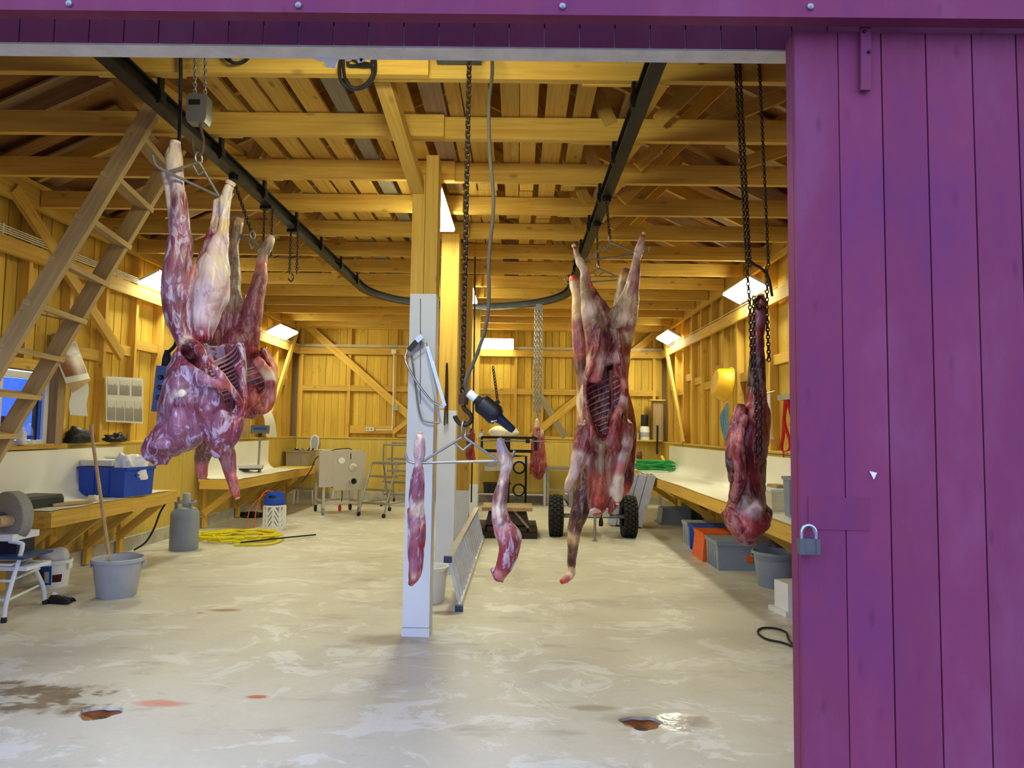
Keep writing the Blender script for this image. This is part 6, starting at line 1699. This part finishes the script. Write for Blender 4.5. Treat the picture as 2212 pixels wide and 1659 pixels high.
E_.limb([(1612, 900, 8, 'pnk', -.1), (1600, 940, 10, 'pnk', -.12), (1596, 975, 16, 'red', -.13), (1598, 1030, 14, 'red', -.12), (1585, 1080, 10, 'red', -.1)])
E_.limb([(1562, 1112, 8, 'drk', -.02), (1575, 1108, 14, 'red', -.05), (1585, 1120, 20, 'red', -.06), (1600, 1140, 20, 'red', -.08), (1625, 1145, 20, 'red', -.08), (1645, 1130, 18, 'red', -.06), (1654, 1108, 12, 'dred', -.02), (1655, 1095, 6, 'drk', 0)])
E_.limb([(1600, 1150, 18, 'red', -.02), (1618, 1162, 16, 'pur', -.02), (1628, 1170, 7, 'red', -.02)])
E_.blob(1630, 1100, 20, 14, 'pale', -.11, 10); E_.blob(1612, 1085, 14, 18, 'gry', -.10, 10)
E_.tone(1618, 1130, 12, 'pnk', -.14); E_.tone(1636, 1060, 14, 'dred', -.1); E_.tone(1636, 800, 12, 'drk', -.07); E_.tone(1640, 820, 8, 'mau', -.09)
E_.finish('hind_quarter', 'single dark red hind quarter hanging on chains beside the sliding door', MEATR, .007, .010, 5, cat='meat')
E_.cap(1644, 637, 7, 0)

# --- F, G: forelegs on the middle hanger
F_ = Carcass(HY)
F_.limb([(907, 940, 7, 'fat'), (906, 955, 11, 'pale'), (906, 980, 12, 'pale'), (905, 1000, 8, 'pale'), (902, 1020, 10, 'mau'), (899, 1045, 13, 'mau'), (898, 1075, 14, 'pur'), (899, 1100, 13, 'fat'), (897, 1125, 14, 'mau'), (899, 1155, 14, 'pur'), (898, 1190, 14, 'pur'), (895, 1220, 13, 'mau'), (893, 1245, 13, 'red'), (886, 1262, 8, 'red')])
F_.limb([(912, 1010, 3, 'pnk'), (911, 1050, 5, 'pur'), (910, 1090, 5, 'fat'), (912, 1130, 7, 'org'), (911, 1180, 7, 'red'), (905, 1225, 8, 'red'), (903, 1245, 6, 'pnk')])
F_.limb([(884, 1100, 4, 'red'), (885, 1150, 4, 'fat'), (885, 1200, 5, 'pur'), (887, 1222, 4, 'mau')])
F_.tone(897, 1060, 8, 'mau', -.05); F_.tone(900, 1105, 8, 'fat', -.05); F_.tone(893, 1250, 6, 'fat', -.05)
F_.finish('skinned_foreleg', 'slim mauve foreleg hanging in front of the grey post', MEAT, .006, .004, 6, cat='meat')
F_.cap(908, 934, 6, 0)
G_ = Carcass(HY)
G_.limb([(1080, 953, 6, 'pale'), (1084, 970, 10, 'pale'), (1092, 990, 14, 'fat'), (1096, 1004, 13, 'fat'), (1091, 1022, 10, 'pale'), (1087, 1045, 12, 'mau'), (1081, 1075, 15, 'pur'), (1080, 1100, 15, 'pale'), (1084, 1125, 19, 'red'), (1092, 1148, 24, 'pnk'), (1099, 1170, 24, 'red'), (1098, 1195, 22, 'red'), (1090, 1220, 20, 'red'), (1080, 1240, 16, 'pnk'), (1074, 1252, 10, 'red')])
G_.limb([(1100, 1140, 14, 'red', .02), (1115, 1155, 11, 'fat', .02), (1116, 1175, 9, 'pnk', .02), (1108, 1205, 10, 'red', .01), (1098, 1230, 8, 'mau', .01)])
G_.limb([(1086, 1040, 5, 'fat', -.03), (1081, 1075, 5, 'fat', -.04), (1077, 1100, 6, 'fat', -.04), (1082, 1130, 6, 'pale', -.06)])
G_.limb([(1068, 1230, 10, 'red'), (1068, 1248, 5, 'dred')]); G_.limb([(1082, 1244, 8, 'mau'), (1086, 1258, 4, 'dred')])
G_.finish('skinned_foreleg', 'broad red shoulder with foreleg on the right end of the hanger', MEAT, .006, .005, 7, cat='meat')
G_.cap(1079, 948, 6, 0, BONE, (-.3, 0, 1))
# --- H: small cuts at the back
H_ = Carcass(10.5)
H_.limb([(1160, 905, 4, 'fat'), (1161, 918, 7, 'pale'), (1160, 930, 9, 'red'), (1162, 955, 13, 'red'), (1164, 985, 15, 'red'), (1163, 1015, 16, 'red'), (1162, 1032, 11, 'red')])
H_.limb([(1170, 930, 5, 'pale'), (1173, 960, 6, 'pnk'), (1175, 990, 6, 'pnk'), (1178, 1010, 5, 'red')]); H_.limb([(1153, 940, 5, 'drk'), (1151, 980, 5, 'dred'), (1148, 1022, 5, 'red')])
H_.finish('meat_cut', 'long strip of red meat hanging from the pulley chain at the back', MEATR, .014, .012, 8, cat='meat')
I_ = Carcass(8.16)
I_.limb([(1019, 928, 5, 'drk'), (1018, 940, 9, 'red'), (1017, 955, 10, 'drk'), (1016, 975, 11, 'red'), (1016, 990, 9, 'red')]); I_.limb([(1022, 970, 5, 'red'), (1024, 994, 4, 'red')]); I_.limb([(1012, 975, 5, 'red'), (1011, 990, 3, 'red')])
I_.finish('meat_cut', 'small dark red meat cut hanging on the cord beside the posts', MEATR, .009, .01, 9, cat='meat')

# ------------------------------------------------------------------ sets of like things
GROUPS = {'fluorescent_lamp': 'fluorescent lamps of the barn', 'timber_post': 'row of timber posts', 'hanging_carcass': 'carcasses on the overhead rail',
          'carcass_hanger': 'steel carcass hangers', 'work_bench': 'workbenches along the walls', 'grey_bucket': 'grey buckets', 'gas_cylinder': 'gas cylinders',
          'skinned_foreleg': 'forelegs on the middle hanger', 'meat_cut': 'small hanging meat cuts', 'plastic_crate': 'plastic crates', 'trolley_hook': 'rail trolleys',
          'empty_trolley': 'empty rail trolleys', 'wheeled_steps': 'wheeled steps', 'low_stool': 'low stools', 'plastic_bottle': 'bottles on the window sill', 'cable_coil': 'cable coils on the first joist', 'plastic_bag': 'plastic bags', 'garden_hose': 'coiled hoses'}
for o in bpy.data.objects:
    k = o.name.split('.')[0]
    if o.parent is None and k in GROUPS and 'label' in o.keys(): o['group'] = GROUPS[k]
